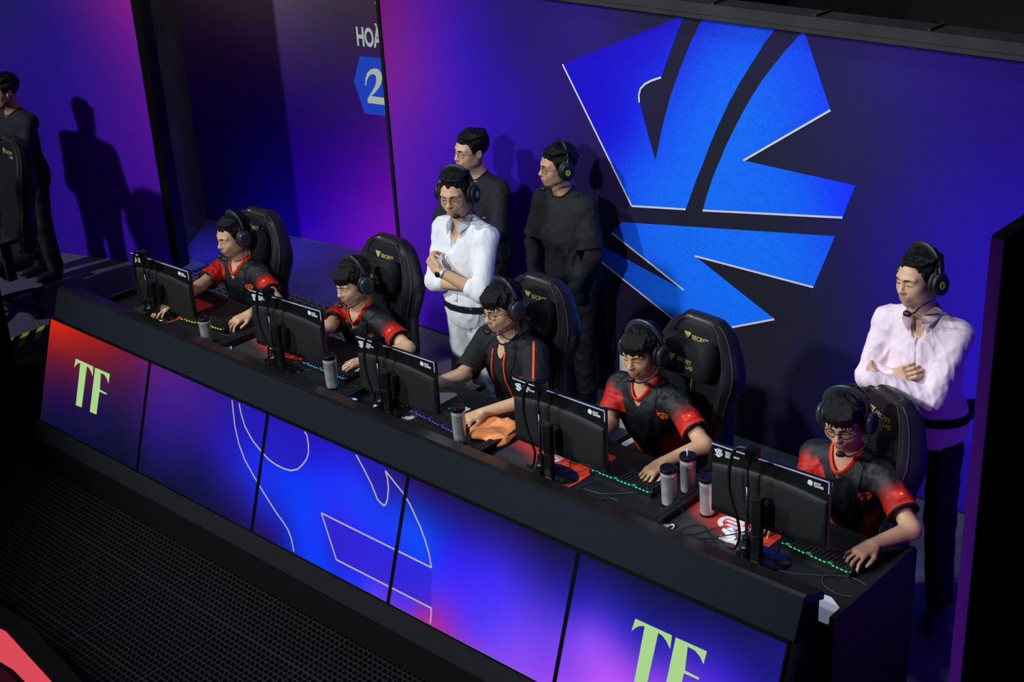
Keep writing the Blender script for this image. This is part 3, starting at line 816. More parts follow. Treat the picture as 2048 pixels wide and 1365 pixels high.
# ------------------------------------------------------------------ people
def V3(*a): return np.array(a if len(a) > 1 else a[0], dtype=float)
def unit(v): v = np.asarray(v, float); return v / (np.linalg.norm(v) + 1e-12)
def rot3(yaw, pitch, roll=0):
    y, p, r = math.radians(yaw), math.radians(pitch), math.radians(roll)
    cy, sy, cp, sp, cr, sr = math.cos(y), math.sin(y), math.cos(p), math.sin(p), math.cos(r), math.sin(r)
    return np.array([[cy, -sy, 0], [sy, cy, 0], [0, 0, 1]]) @ np.array([[1, 0, 0], [0, cp, -sp], [0, sp, cp]]) @ np.array([[cr, 0, sr], [0, 1, 0], [-sr, 0, cr]])

class Head:
    def __init__(s, H, yaw, pitch, roll=0, wide=1.0, sc=1.0):
        s.H = V3(H); s.R = rot3(yaw, pitch, roll); s.w = wide * .945; s.sc = sc * .985
    def P(s, *l):
        l = V3(*l) * s.sc; return s.H + s.R @ V3(l[0] * s.w, l[1], l[2])
    def M4(s):
        m = Matrix([[float(x) for x in row] for row in s.R]).to_4x4(); m.translation = Vector(s.H.tolist()); return m
    def local(s, P): return ((P - s.H.astype(np.float32)) @ s.R.astype(np.float32)) / s.sc

def head_prims(S, h, chub=0.0):
    E = lambda c, r, k=0.02, op='u': S.ell(h.P(*c), V3(r) * h.sc * V3(h.w, 1, 1), k, op, R=h.R.T)
    E((0, .014, .040), (.076, .097, .086), .02)
    E((0, -.030, .015), (.068, .068, .075), .03)
    E((0, -.022, -.047), (.058 + chub * .8, .066, .060), .035)
    E((0, -.068, -.093), (.024 + chub * .5, .022, .022), .035)
    for sx_ in (-1, 1):
        E((sx_ * .040, -.060, -.030), (.027 + chub, .026, .028), .03)
        E((sx_ * .050, -.020, -.066), (.020 + chub, .034, .022), .03)
        S.cone(h.P(sx_ * .010, -.093, .023), h.P(sx_ * .050, -.078, .024), .008 * h.sc, .006 * h.sc, .02)
        E((sx_ * .031, -.103, .002), (.019, .010, .012), .012, 's')
        E((sx_ * .032, -.0815, .000), (.0175, .0130, .0115), .008)
        E((sx_ * .0125, -.101, -.034), (.0085, .010, .0075), .008)
        E((sx_ * .079, .012, -.008), (.010, .019, .031), .008)
        E((sx_ * .088, .006, -.006), (.006, .010, .018), .006, 's')
        E((sx_ * .0065, -.112, -.0405), (.0035, .005, .003), .002, 's')
    S.cone(h.P(0, -.090, .012), h.P(0, -.113, -.029), .0075 * h.sc, .0100 * h.sc, .013)
    E((0, -.111, -.032), (.0115, .0105, .0095), .008)
    E((0, -.090, -.062), (.026, .014, .020), .02)
    E((0, -.1010, -.0575), (.0190, .0070, .0048), .004)
    E((0, -.0995, -.0665), (.0165, .0078, .0056), .004)
    S.rbox(h.P(0, -.110, -.0616), V3(.019, .006, .0008) * h.sc, .0006, .003, 's', R=h.R.T)

def head_tint(h, P, base):
    L = h.local(P)
    c = np.tile(np.array(lin(base), dtype=np.float32), (len(P), 1))
    def blend(d, col, s=1.0):
        nonlocal c
        w_ = np.clip(d, 0, 1)[:, None] * s
        c = c * (1 - w_) + np.array(lin(col), dtype=np.float32) * w_
    x, y, z = L[:, 0], L[:, 1], L[:, 2]
    front = (y < -.085).astype(np.float32)
    q = ((x / .0215) ** 2 + ((z + .0615) / .0125) ** 2)
    blend((1.25 - q) * 4 * (y < -.088), (182, 112, 98), .65)
    cheek = 1 - ((np.abs(x) - .045) ** 2 / .02 ** 2 + (z + .03) ** 2 / .022 ** 2)
    blend(cheek * (y < -.03), (200, 140, 108), .18)
    nose = 1 - (x ** 2 / .016 ** 2 + (z + .034) ** 2 / .014 ** 2)
    blend(nose * (y < -.10), (200, 138, 106), .2)
    return c

def face_details(h, skin, root, look='down', brow=1.0, hairmat=None):
    """eyebrows, eyes and lashes laid on the face surface"""
    fwd = h.R @ V3(0, 1, 0)
    def onface(pts, off):
        P = np.array([h.P(x, -.118, z) for x, z in pts], dtype=np.float32)
        N = np.tile((-fwd).astype(np.float32), (len(P), 1))
        return project_to(skin, P, N, 0.012) - np.array(fwd) * off
    for s_ in (-1, 1):
        mb = MB()
        pts = [(s_ * x, z) for x, z in ((.012, .0195), (.021, .0222), (.031, .0240), (.042, .0235), (.052, .0190))]
        Q = onface(pts, .0008)
        mb.tube(smoothpath(Q.tolist(), 4), [(.0032 + .0018 * math.sin(PI * min(1, i / 12.0)) - .0016 * (i > 13)) * brow for i in range(17)], 8, flat=.42, up=(h.R @ V3(1, 0, 0)).tolist())
        mb.build('eyebrow', M['hair'], root, True)
    dz = -.0035 if look == 'down' else 0.0
    for s_ in (-1, 1):
        mb = MB()
        n = 9; op = .0030 if look == 'down' else .0055
        top = [(s_ * (.0175 + .029 * i / (n - 1)), dz + .0008 + op * .62 * math.sin(PI * i / (n - 1)) + .0012 * i / (n - 1)) for i in range(n)]
        bot = [(s_ * (.0175 + .029 * i / (n - 1)), dz + .0008 - op * .5 * math.sin(PI * i / (n - 1)) + .0012 * i / (n - 1)) for i in range(n)]
        T = onface(top, .0006); B = onface(bot, .0006)
        tv = [mb.bm.verts.new(p) for p in T.tolist()]; bv = [mb.bm.verts.new(p) for p in B.tolist()]
        for i in range(n - 1): mb.bm.faces.new((tv[i], tv[i + 1], bv[i + 1], bv[i]))
        e = mb.build('eye', M['eye_white'], root)
        ir = onface([(s_ * (.031 + .0052 * math.cos(a)), dz + .0012 + min(op * .5, .0052) * math.sin(a)) for a in np.linspace(0, 2 * PI, 13)[:-1]], .0012)
        mb = MB(); mb.poly(ir.tolist()); mb.build('iris', M['eye'], e)
        L = onface([(x, z + .0006) for x, z in top], .0010)
        mb = MB(); mb.tube(L.tolist(), .0013, 6, flat=.7); mb.build('eyelashes', M['hair'], e, True)

def hair_sdf(h, style, rs):
    S = Sdf(); rnd = random.Random(rs)
    E = lambda c, r, k=0.01, op='u': S.ell(h.P(*c), V3(r) * h.sc * V3(h.w, 1, 1), k, op, R=h.R.T)
    B = lambda c, r, k=0.012, op='s', rad=.02: S.rbox(h.P(*c), V3(r) * h.sc * V3(h.w, 1, 1), rad * h.sc, k, op, R=h.R.T)
    vol = dict(fringe=.006, mess=.006, swept=.002, part=.003, short=.001, curly=.009).get(style, .004)
    E((0, .020, .045), (.085 + vol, .104 + vol, .090 + vol))
    hl = dict(fringe=.050, mess=.046, swept=.072, part=.062, short=.072, curly=.052).get(style, .06)
    B((0, -.145, hl - .13), (.062, .085, .13), .012, 's', .03)
    B((0, -.155, hl - .15), (.13, .105, .13), .012, 's', .03)
    B((0, -.045, -.155), (.14, .055, .12), .01, 's', .02)
    B((0, .02, -.175), (.14, .20, .105), .01, 's', .03)
    # tufts following the scalp
    def surf(th, ph, g=0.0):    # th from crown forward(-y), ph around
        d = V3(math.sin(th) * math.sin(ph), -math.sin(th) * math.cos(ph), math.cos(th))
        return V3(0, .02, .045) + d * V3(.083 + vol + g, .102 + vol + g, .088 + vol + g)
    n = dict(mess=110, fringe=80, swept=70, part=70, short=40, curly=120).get(style, 60)
    for i in range(n):
        ph = rnd.uniform(-PI, PI); th = rnd.uniform(0.1, 1.35)
        if abs(ph) < 0.9: th = min(th, 1.0)
        dth = rnd.uniform(.25, .5)
        if style in ('mess', 'curly'): dph = rnd.uniform(-.5, .5)
        elif style == 'part': dph = .35
        else: dph = rnd.uniform(-.15, .15)
        a = surf(th, ph, -.004); b = surf(th + dth * .5, ph + dph * .5, .003); c = surf(th + dth, ph + dph, .001 if style != 'mess' else rnd.uniform(-.002, .015))
        r0 = rnd.uniform(.0055, .009)
        S.cone(h.P(*a), h.P(*b), r0 * h.sc, r0 * .8 * h.sc, .008 if style == 'mess' else .013)
        S.cone(h.P(*b), h.P(*c), r0 * .8 * h.sc, .0022 * h.sc, .009)
    if style in ('fringe', 'mess', 'curly'):
        m = 32
        for i in range(m):
            x = -.062 + .124 * i / (m - 1) + rnd.uniform(-.004, .004)
            yy = -.100 + abs(x) ** 2 * 7
            zb = dict(fringe=.022, mess=.030, curly=.040)[style] + rnd.uniform(-.008, .008) + (.004 if abs(x) < .02 else 0)
            sk = rnd.uniform(-.010, .010) if style != 'fringe' else -.006
            jz = rnd.uniform(-.006, .006)
            S.cone(h.P(x * .8, yy + .050, .116), h.P(x, yy - .001 + jz * .5, .078 + jz), .009 * h.sc, .0075 * h.sc, .006)
            S.cone(h.P(x, yy - .001 + jz * .5, .078 + jz), h.P(x + sk, yy - .003, zb), .0075 * h.sc, .0020 * h.sc, .003)
    elif style in ('swept', 'part', 'short'):
        m = 30
        for i in range(m):
            x = -.058 + .116 * i / (m - 1) + rnd.uniform(-.003, .003)
            yy = -.070 + abs(x) ** 2 * 9 + rnd.uniform(-.004, .004)
            up = dict(swept=.040, part=.024, short=.012)[style] + rnd.uniform(-.012, .008) - abs(x) * .25
            sd = .022 if style == 'swept' else .03
            S.cone(h.P(x, yy + .004, .078), h.P(x + sd * .4, yy - .006, .094 + up * .5), .0062 * h.sc, .0075 * h.sc, .004)
            S.cone(h.P(x + sd * .4, yy - .006, .094 + up * .5), h.P(x + sd, yy + .040, .106 + up), .0075 * h.sc, .0030 * h.sc, .004)
            S.cone(h.P(x + sd, yy + .040, .104 + up * .8), h.P(x + sd * 1.3, yy + .085, .108 + up * .6), .009 * h.sc, .004 * h.sc, .006)
        for s_ in (-1, 1):
            S.cone(h.P(s_ * .074, -.040, .045), h.P(s_ * .076, -.026, -.005), .010 * h.sc, .004 * h.sc, .008)
    Rl = h.R.astype(np.float32)
    amp = .0022 if style in ('mess', 'curly') else .0012
    def disp(P):
        L = (P - h.H.astype(np.float32)) @ Rl
        a = np.arctan2(L[:, 0], -(L[:, 1] - .02))
        return amp * .45 * np.sin(a * 58 + 3 * np.sin(L[:, 2] * 70)) + amp * .4 * nz(L, 300, 2.0)
    S.disp = disp
    return S

def hand_prims(S, W, fwd, up, thumb, curl=(25, 35, 25), spread=5, sc=1.0, thumb_in=0.35, lift=None):
    """W wrist centre; fwd pointing along the hand; up = back of the hand; thumb = +1/-1 multiplies side vector up x fwd"""
    f = unit(fwd); u = unit(np.asarray(up) - f * np.dot(up, f)); t = np.cross(u, f) * thumb
    R = np.stack([t, f, u], 0)
    p = lambda a, b, c: V3(W) + (t * a + f * b + u * c) * sc
    S.rbox(p(0, .050, 0), V3(.037, .048, .0125) * sc, .012 * sc, .014, 'u', R=R)
    S.ell(p(.022, .030, -.006), V3(.018, .030, .014) * sc, .014, 'u', R=R)
    S.ell(p(-.022, .030, -.006), V3(.014, .032, .012) * sc, .012, 'u', R=R)
    lens = [(.030, .092, .040, .024, .019, .0088), (.0095, .096, .044, .028, .020, .0090), (-.0115, .092, .040, .026, .019, .0085), (-.0305, .083, .032, .020, .017, .0075)]
    for i, (lx, ly, a, b, c_, r) in enumerate(lens):
        ang = math.radians((1.5 - i) * spread)
        d0 = unit(f * math.cos(ang) + t * math.sin(ang))
        cu = [math.radians(x) for x in (curl[i] if isinstance(curl[0], (tuple, list)) else curl)]
        q = p(lx, ly - .012, .001); tot = 0
        rr = r * sc
        for L_, cc in zip((a + .012, b, c_), cu):
            tot += cc
            d = d0 * math.cos(tot) - u * math.sin(tot)
            q2 = q + d * L_ * sc
            S.cone(q, q2, rr, rr * .90, .004 if L_ < a else .008)
            q = q2; rr *= .90
    q = p(.026, .018, -.006)
    d = unit(t * (1 - thumb_in) + f * (.55 + thumb_in) - u * .28); q2 = q + d * .042 * sc
    S.cone(q, q2, .0125 * sc, .0105 * sc, .010)
    d = unit(t * (.55 - thumb_in) + f * 1.0 - u * .25); q3 = q2 + d * .028 * sc
    S.cone(q2, q3, .0102 * sc, .0092 * sc, .004)
    d = unit(t * (.35 - thumb_in) + f * 1.0 - u * .3)
    S.cone(q3, q3 + d * .022 * sc, .0092 * sc, .0075 * sc, .003)

def torso_frame(J):
    up = unit(J['NB'] - J['PV']); lat = unit(J['SL'] - J['SR']); lat = unit(lat - up * lat.dot(up))
    fwd = unit(np.cross(up, lat)) * -1.0
    if fwd[1] > 0.35: fwd = -fwd
    return up, lat, fwd

def torso_prims(S, J, g, build=1.0, low=True):
    up, lat, fwd = torso_frame(J)
    R = np.stack([lat, fwd, up], 0)
    mid = (J['SL'] + J['SR']) / 2
    L = np.linalg.norm(J['NB'] - J['PV'])
    S.ell(mid - up * .115 + fwd * .012, V3(.158 * build + g, .104 * build + g, .175), .05, 'u', R=R)
    S.cone(J['SL'] - lat * .030 - up * .012, J['SR'] + lat * .030 - up * .012, .052 + g, .052 + g, .05)
    for s_, sh in ((1, J['SL']), (-1, J['SR'])):
        S.cone(J['NB'] - up * .012, sh - up * .0 - lat * s_ * .02, .046 + g * .6, .047 + g, .035)
    if low:
        S.ell(J['PV'] + up * L * .42 + fwd * (.012 + .02 * (build - 1)), V3(.142 * build + g, .106 * build + g, .17), .06, 'u', R=R)
        S.ell(J['PV'] + up * .03, V3(.160 * build + g, .118 * build + g, .15), .06, 'u', R=R)
    return up, lat, fwd, R, mid

def cloth_disp(amp, f, J=None, seed=0.0, stretch=(1, 1, .55)):
    st = np.array(stretch, dtype=np.float32)
    def d(P):
        Q = P * st
        W = Q + .010 * np.stack([nz(Q, 38, seed + 5), nz(Q, 31, seed + 7), nz(Q, 35, seed + 9)], 1)
        a = 1 - np.sqrt(nz(W, f, seed) ** 2 + .006) * 2.4
        b = 1 - np.sqrt(nz(W, f * 1.9, seed + 3) ** 2 + .01) * 2.2
        msk = .55 + .45 * nz(Q, 9, seed + 11)
        return amp * msk * (np.clip(a, -.6, 1) * .65 + np.clip(b, -.5, 1) * .35)
    return d

def band(sdf, C, up, half_w, off, name, m, root, rx=.30, th0=0, th1=2 * PI, thick=.003, fr=None, n=56):
    up = unit(up); a = unit(np.cross(up, V3(0.03, 1, 0.02))); b = np.cross(up, a)
    closed = abs(th1 - th0 - 2 * PI) < 1e-6
    ths = np.linspace(th0, th1, n + (0 if not closed else 1)); ths = ths[:-1] if closed else ths
    rows = []
    for z in (-half_w, 0.0, half_w):
        D = np.array([a * math.cos(t) + b * math.sin(t) for t in ths])
        P = (V3(C) + up * z + D * rx).astype(np.float32)
        Q = project_to_ray(sdf, P, -D)
        rows.append(Q + D * off)
    mb = MB()
    vs = [[mb.bm.verts.new(p.tolist()) for p in r] for r in rows]
    N_ = len(ths)
    for i in range(2):
        for k in range(N_ if closed else N_ - 1):
            mb.bm.faces.new((vs[i][k], vs[i][(k + 1) % N_], vs[i + 1][(k + 1) % N_], vs[i + 1][k]))
    r = bmesh.ops.solidify(mb.bm, geom=mb.bm.faces[:], thickness=thick)
    return mb.build(name, m, root, True)

def project_to_ray(sdf, P, D):
    Q = P.astype(np.float32).copy(); D = D.astype(np.float32)
    for _ in range(40):
        d = sdf.eval(Q); Q = Q + D * np.clip(d * .8, -.01, .05)[:, None]
    return Q

M['eye_white'] = mat('eye_white', (170, 160, 152), 0.35)
M['lens'] = mat('lens', (235, 235, 230), 0.05); 
_b = M['lens'].node_tree.nodes['Principled BSDF']; _b.inputs['Transmission Weight'].default_value = 1.0; _b.inputs['IOR'].default_value = 1.01; _b.inputs['Alpha'].default_value = 0.25
def glasses(h, root, m, shape='round', r=.0235, thick=.0014):
    g = None
    mb = MB()
    for s_ in (-1, 1):
        pts = []
        for k in range(25):
            a = 2 * PI * k / 24
            ex = .86 if shape == 'round' else .72
            pts.append(h.P(s_ * .033 + r * math.cos(a), -.104 + abs(s_ * .033 + r * math.cos(a)) ** 2 * 4, -.003 + r * ex * math.sin(a)).tolist())
        mb.tube(pts, thick, 6, caps=False)
        mb.tube([h.P(s_ * (.033 + r), -.092, .004).tolist(), h.P(s_ * .077, -.070, .006).tolist(), h.P(s_ * .080, .0, .004).tolist()], thick, 6)
    mb.tube(smoothpath([h.P(-.0105, -.106, .002).tolist(), h.P(0, -.112, .005).tolist(), h.P(.0105, -.106, .002).tolist()], 4), thick, 6)
    g = mb.build('glasses', m, root, True)
    mb = MB()
    for s_ in (-1, 1):
        mb.poly([h.P(s_ * .033 + r * math.cos(a), -.104 + abs(s_ * .033 + r * math.cos(a)) ** 2 * 4, -.003 + r * .86 * math.sin(a)).tolist() for a in np.linspace(0, 2 * PI, 21)[:-1]])
    mb.build('lenses', M['lens'], g)
    return g

# headsets ---------------------------------------------------------------
M['hs_shell'] = mat('hs_shell', (44, 50, 60), 0.32)
M['hs_pad'] = mat('hs_pad', (20, 21, 24), 0.5)
M['hs_red'] = mat('hs_red', (150, 24, 28), 0.4)
M['hs_green'] = mat('hs_green', (150, 190, 40), 0.5)
M['hs_wire'] = mat('hs_wire', (70, 72, 78), 0.3, metal=.6)
def headset(h, label, kind='player', mic=True, cord=None, group=None, tip=None):
    t = thing('headset', label, 'headset', tuple(h.H.tolist()), 0, group)
    inv = Matrix.Translation(-Vector(h.H.tolist()))
    Pl = lambda x, y, z: inv @ Vector(h.P(x, y, z).tolist())
    ax = 0.018
    arc = []
    for k in range(25):
        a = math.radians(12 + 156 * k / 24)
        arc.append(Pl(.103 * math.cos(a), ax + .010, .026 + .121 * math.sin(a)))
    mb = MB(); mb.tube(arc, [.012 + .009 * max(0.0, math.sin(PI * k / 24)) ** .4 for k in range(25)], 12, flat=.42, up=h.R @ V3(0, 1, 0)); mb.build('headband', M['hs_shell'] if kind == 'player' else M['hs_pad'], t, True)
    if kind != 'player':
        for s_ in (-1, 1):
            mb = MB()
            q = [Pl(s_ * .098, ax + .006, .068), Pl(s_ * .104, ax + .005, .04), Pl(s_ * .106, ax, .018)]
            mb.tube(q, .012, 10, flat=.5, up=h.R @ V3(0, 1, 0))
            mb.build('slider', M['hs_shell'], t, True)
    for s_ in (-1, 1):
        for yy in (-.030, .036):
            mb = MB(); mb.tube(smoothpath([Pl(s_ * .092, ax + .006 + yy * .2, .082), Pl(s_ * .108, ax + yy * .7, .055), Pl(s_ * .116, ax + yy, .020), Pl(s_ * .112, ax + yy * .9, -.005)], 4), .0018, 6)
            mb.build('fork_wire', M['hs_wire'], t, True)
    for s_ in (-1, 1):
        R4 = h.M4(); R4.translation = Vector((0, 0, 0))
        m4 = Matrix.Translation(Pl(s_ * .079, ax, -.006)) @ R4 @ Matrix.Rotation(s_ * PI / 2, 4, 'Y') @ Matrix.Rotation(math.radians(5 * s_), 4, 'X') @ Matrix.Diagonal((1.12, .92, 1, 1))
        mb = MB(); mb.lathe([(.034, .0), (.047, .002), (.053, .009), (.053, .018), (.046, .026), (.038, .027)], 28, m4)
        pad = mb.build('ear_cushion', M['hs_pad'], t, True)
        mb = MB(); mb.lathe([(.040, .023), (.047, .029), (.0475, .038), (.043, .047), (.031, .0495), (.008, .051)], 28, m4)
        cup = mb.build('ear_cup', M['hs_shell'] if kind == 'player' else M['hs_pad'], t, True)
        if kind == 'player':
            mb = MB(); mb.lathe([(.018, .0495), (.0175, .0512), (.002, .0525)], 16, m4 @ Matrix.Translation((.0, -.018 * s_, -.006)) @ Matrix.Diagonal((.7, .55, 1, 1))); mb.build('cup_badge', M['hs_red'], cup, True)
        else:
            mb = MB(); mb.lathe([(.033, .0455), (.034, .0475), (.032, .048)], 24, m4); mb.build('cup_ring', M['hs_wire'], cup, True)
            mb = MB()
            for k in range(7):
                a = k * 2 * PI / 7 + .3
                mb.lathe([(.0065, .0500), (.0065, .0530), (.001, .0535)], 7, m4 @ Matrix.Translation((.011 * math.cos(a), .011 * math.sin(a), 0)))
            mb.build('cup_badge', M['hs_green'], cup)
    if mic:
        tipz = -.078
        tp_ = tip or (.030, -.138, tipz)
        path = smoothpath([Pl(.112, -.002, -.045), Pl(.112, -.030, -.062), Pl(.096, -.082, -.084), Pl((.096 + tp_[0]) / 2, tp_[1] * .93, (tp_[2] - .090) / 2 - .006), Pl(*tp_)], 6)
        mb = MB(); mb.tube(path, .0042, 8); mb.lathe([(.006, -.012), (.0095, -.006), (.0095, .008), (.005, .012)], 12, Matrix.Translation(Pl(.110, .004, -.044)))
        mb.build('microphone_boom', M['hs_wire'] if kind == 'player' else M['cable'], t, True)
        S = Sdf(); p1 = V3(path[-1]) ; p2 = V3(Pl(tp_[0] - .014, tp_[1] - .003, tp_[2] + .002)); S.cone(p1, p2, .013, .014, 0)
        me = S.mesh('mic', .003); link(me, 'microphone_foam', t, M['cable'])
    if cord:
        mb = MB(); mb.tube([inv @ p for p in smoothpath([Vector(c) for c in cord], 8)], .0019, 6); mb.build('cord', M['cable'], t, True)
    return t

def add_skin(root, name, S, h, base, tone_h, vox=.0034):
    me = S.mesh(name, vox, relax=1)
    P = verts_of(me)
    set_tint(me, head_tint(h, P, base))
    o = link(me, name, root, M['skin']); o.location = -Vector(root.location)
    return o
def sub(o, root):
    o.location = -Vector(root.location); return o

def sstep(a, b, x): t = np.clip((x - a) / (b - a), 0, 1); return t * t * (3 - 2 * t)
def seg_t(P, a, b):
    a = np.asarray(a, np.float32); b = np.asarray(b, np.float32); ab = b - a
    t = (P - a) @ ab / (ab @ ab); tc = np.clip(t, 0, 1)
    return t, np.linalg.norm(P - a - tc[:, None] * ab, axis=1)

M['jersey'] = mat('jersey', (20, 24, 27), 0.6, attr='tint', bump=(500, 0.1), spec=.35)
M['collar_red'] = mat('collar_red', (225, 62, 28), 0.6)
M['logo_orange'] = mat('logo_orange', (238, 92, 26), 0.5)
M['flag_red'] = mat('flag_red', (222, 34, 24), 0.55)
M['star_yellow'] = mat('star_yellow', (255, 214, 40), 0.5)
M['trousers_dark'] = mat('trousers_dark', (20, 21, 25), 0.75, bump=(300, 0.15))
M['shoe_dark'] = mat('shoe_dark', (24, 26, 32), 0.45)
M['hoodie'] = mat('hoodie', (17, 18, 23), 0.8, bump=(350, 0.2))
M['cord_orange'] = mat('cord_orange', (240, 96, 44), 0.7)
M['shirt_white'] = mat('shirt_white', (236, 238, 243), 0.75, bump=(300, 0.08))
M['shirt_pink'] = mat('shirt_pink', (236, 216, 226), 0.75, bump=(300, 0.08))
M['shirt_pink_inner'] = mat('shirt_pink_inner', (244, 216, 228), 0.75)
M['trousers_white'] = mat('trousers_white', (206, 210, 208), 0.8, bump=(200, 0.15))
M['tee_black'] = mat('tee_black', (22, 25, 28), 0.85, bump=(300, 0.15))
M['knit_black'] = mat('knit_black', (20, 23, 30), 0.85, bump=(300, 0.2))

PHOENIX = [[(-.034, .036), (-.027, .020), (-.016, .013), (-.004, .017), (.010, .017), (.021, .012), (.028, .003), (.012, .007), (-.004, .005), (-.014, .008), (-.020, .002), (-.023, -.008), (-.029, .004), (-.030, .018)],
           [(-.020, -.006), (-.010, .000), (.000, .001), (-.001, -.026), (-.010, -.023), (-.017, -.016)], [(.004, .001), (.027, -.001), (.025, -.009), (.010, -.008), (.022, -.013), (.014, -.021), (.004, -.026)]]
STAR = [(math.sin(k * PI / 5) * (.0105 if k % 2 == 0 else .0043), math.cos(k * PI / 5) * (.0105 if k % 2 == 0 else .0043)) for k in range(10)]

def person(label, J, h, style, seed, skin=(214, 172, 140), outfit='jersey', build=1.0, chub=0.0, look='down', hands=None, vox=.0034, sleeve=.72, group=None, seated=True, hem=None, legs=None, pants=None, amp=.009, hair_mat=None, feet=None):
    root = thing('person', label, 'person', (float(J['PV'][0]), float(J['PV'][1]), 0.0), 0, group)
    J = {k: V3(v) for k, v in J.items()}
    up, lat, fwd = torso_frame(J)
    # one continuous body: head, neck, trunk, arms, hands
    S = Sdf()
    head_prims(S, h, chub)
    S.cone(h.P(0, .022, -.055), J['NB'] + up * .005, .050 * (1 + chub * 6), .054 * (1 + chub * 6), .03)
    S.cone(h.P(0, -.020, -.075), J['NB'] + fwd * .020, .040, .046, .03)
    torso_prims(S, J, -.001, build, low=False)
    if outfit == 'jersey': S.ell(J['NB'] - up * .055 + fwd * .045, V3(.050, .036, .07), .03, 'u', R=np.stack([lat, fwd, up], 0))
    mid = (J['SL'] + J['SR']) / 2
    S.cone(mid - up * .16, J['PV'] + up * .05, .09, .08, .05)
    for a in 'LR':
        s_, e_, w_ = J['S' + a], J['E' + a], J['W' + a]
        S.cone(s_, e_, .046 * (1 + chub * 4), .038 * (1 + chub * 4), .03)
        S.cone(e_, w_, .041 * (1 + chub * 4), .0265, .02)
    if hands:
        for hd in hands: hand_prims(S, **hd)
    skin_o = add_skin(root, 'body', S, h, skin, None, vox)
    face_root = bpy.data.objects.new('face', None)  # temporary frame for the small face parts
    before = set(o.name for o in bpy.data.objects)
    face_details(h, S, root, look)
    for o in [o for o in root.children if o.name not in before]: sub(o, root)
    HS = hair_sdf(h, style, seed)
    ho = link(HS.mesh('hair', max(vox * .95, .003)), 'hair', root, hair_mat or M['hair']); sub(ho, root)
    # upper garment
    G = Sdf(); torso_prims(G, J, .014 if outfit != 'tee' else .022, build)
    if not seated: G.ell(J['PV'] - up * .05, V3(.172 * build, .128 * build, .16), .06, 'u', R=np.stack([lat, fwd, up], 0))
    sl_end = {}
    for a, sgn in (('L', 1), ('R', -1)):
        s_, e_, w_ = J['S' + a], J['E' + a], J['W' + a]
        la = np.linalg.norm(e_ - s_)
        if outfit in ('jersey', 'tee'):
            en = s_ + (e_ - s_) * sleeve * (1.25 if outfit == 'tee' else 1.0)
            G.cone(s_, en + unit(e_ - s_) * .02, .055, .070, .035)
            sl_end[a] = en
        elif outfit == 'hoodie':
            en = s_ + (e_ - s_) * .92
            G.cone(s_, en + unit(e_ - s_) * .02, .066, .066, .04)
            sl_end[a] = en
        elif outfit == 'rolled':
            en = e_ + (w_ - e_) * .22
            G.cone(s_, e_, .055, .055, .04); G.cone(e_, en, .055, .052, .02)
            sl_end[a] = None
        else:
            G.cone(s_, e_, .055, .053, .04); G.cone(e_, w_ + unit(w_ - e_) * .030, .054, .041, .02)
            sl_end[a] = None
    Plain = Sdf(); Plain.pr = list(G.pr); Plain.pts = list(G.pts)
    if outfit == 'hoodie':
        G.cone(J['NB'] - lat * .060 + up * .012 - fwd * .035, J['NB'] - up * .012 - fwd * .085, .036, .040, .03)
        G.cone(J['NB'] + lat * .060 + up * .012 - fwd * .035, J['NB'] - up * .012 - fwd * .085, .036, .040, .03)
        G.cone(J['NB'] + lat * .066 + up * .005 - fwd * .02, J['NB'] + lat * .035 - up * .035 + fwd * .075, .026, .014, .02)
        G.cone(J['NB'] - lat * .066 + up * .005 - fwd * .02, J['NB'] - lat * .035 - up * .035 + fwd * .075, .026, .014, .02)
        G.cone(mid - up * .30 + fwd * .118 - lat * .05, mid - up * .30 + fwd * .118 + lat * .05, .03, .03, .04)
    for a in 'LR':
        if sl_end[a] is not None:
            d = unit(J['E' + a] - J['S' + a])
            # keep the cut local to the sleeve: a thick slab beyond the hem
            G.rbox(sl_end[a] + d * .06, V3(.085, .085, .06), .002, .002, 's', R=np.stack([unit(np.cross(d, V3(0.1, .2, 1))), unit(np.cross(d, np.cross(d, V3(0.1, .2, 1)))), d], 0))
            G.cone(sl_end[a] - d * .03, sl_end[a] + d * .06, .056, .066, .004, 's')
    nr = .060 + chub
    G.cone(J['NB'] - up * .030 + fwd * .006, J['NB'] + up * .14 + fwd * .01, nr, nr + .012, .006, 's')
    if outfit in ('jersey', 'rolled', 'open', 'hoodie'):
        G.ell(J['NB'] + fwd * .075 - up * .045, V3(.034 if outfit != 'hoodie' else .028, .055, .062), .006, 's', R=np.stack([lat, fwd, up], 0))
    if outfit == 'rolled':
        G.cone(J['NB'] + fwd * .10 - up * .05, J['NB'] + fwd * .13 - up * .145, .034, .006, .004, 's')
    if hem is not None:
        G.rbox(V3(J['PV'][0], J['PV'][1], hem - .3), V3(.5, .5, .3), .002, .003, 's')
    G.disp = cloth_disp(amp, 62, seed=seed)
    me = G.mesh('shirt', .0048)
    P = verts_of(me)
    name = dict(jersey='jersey', tee='tee_shirt', hoodie='hooded_sweatshirt').get(outfit, 'shirt')
    gm = dict(jersey=M['jersey'], tee=M['tee_black'], hoodie=M['hoodie'], rolled=M['shirt_white'], open=M['shirt_pink'], crew=M['knit_black'])[outfit]
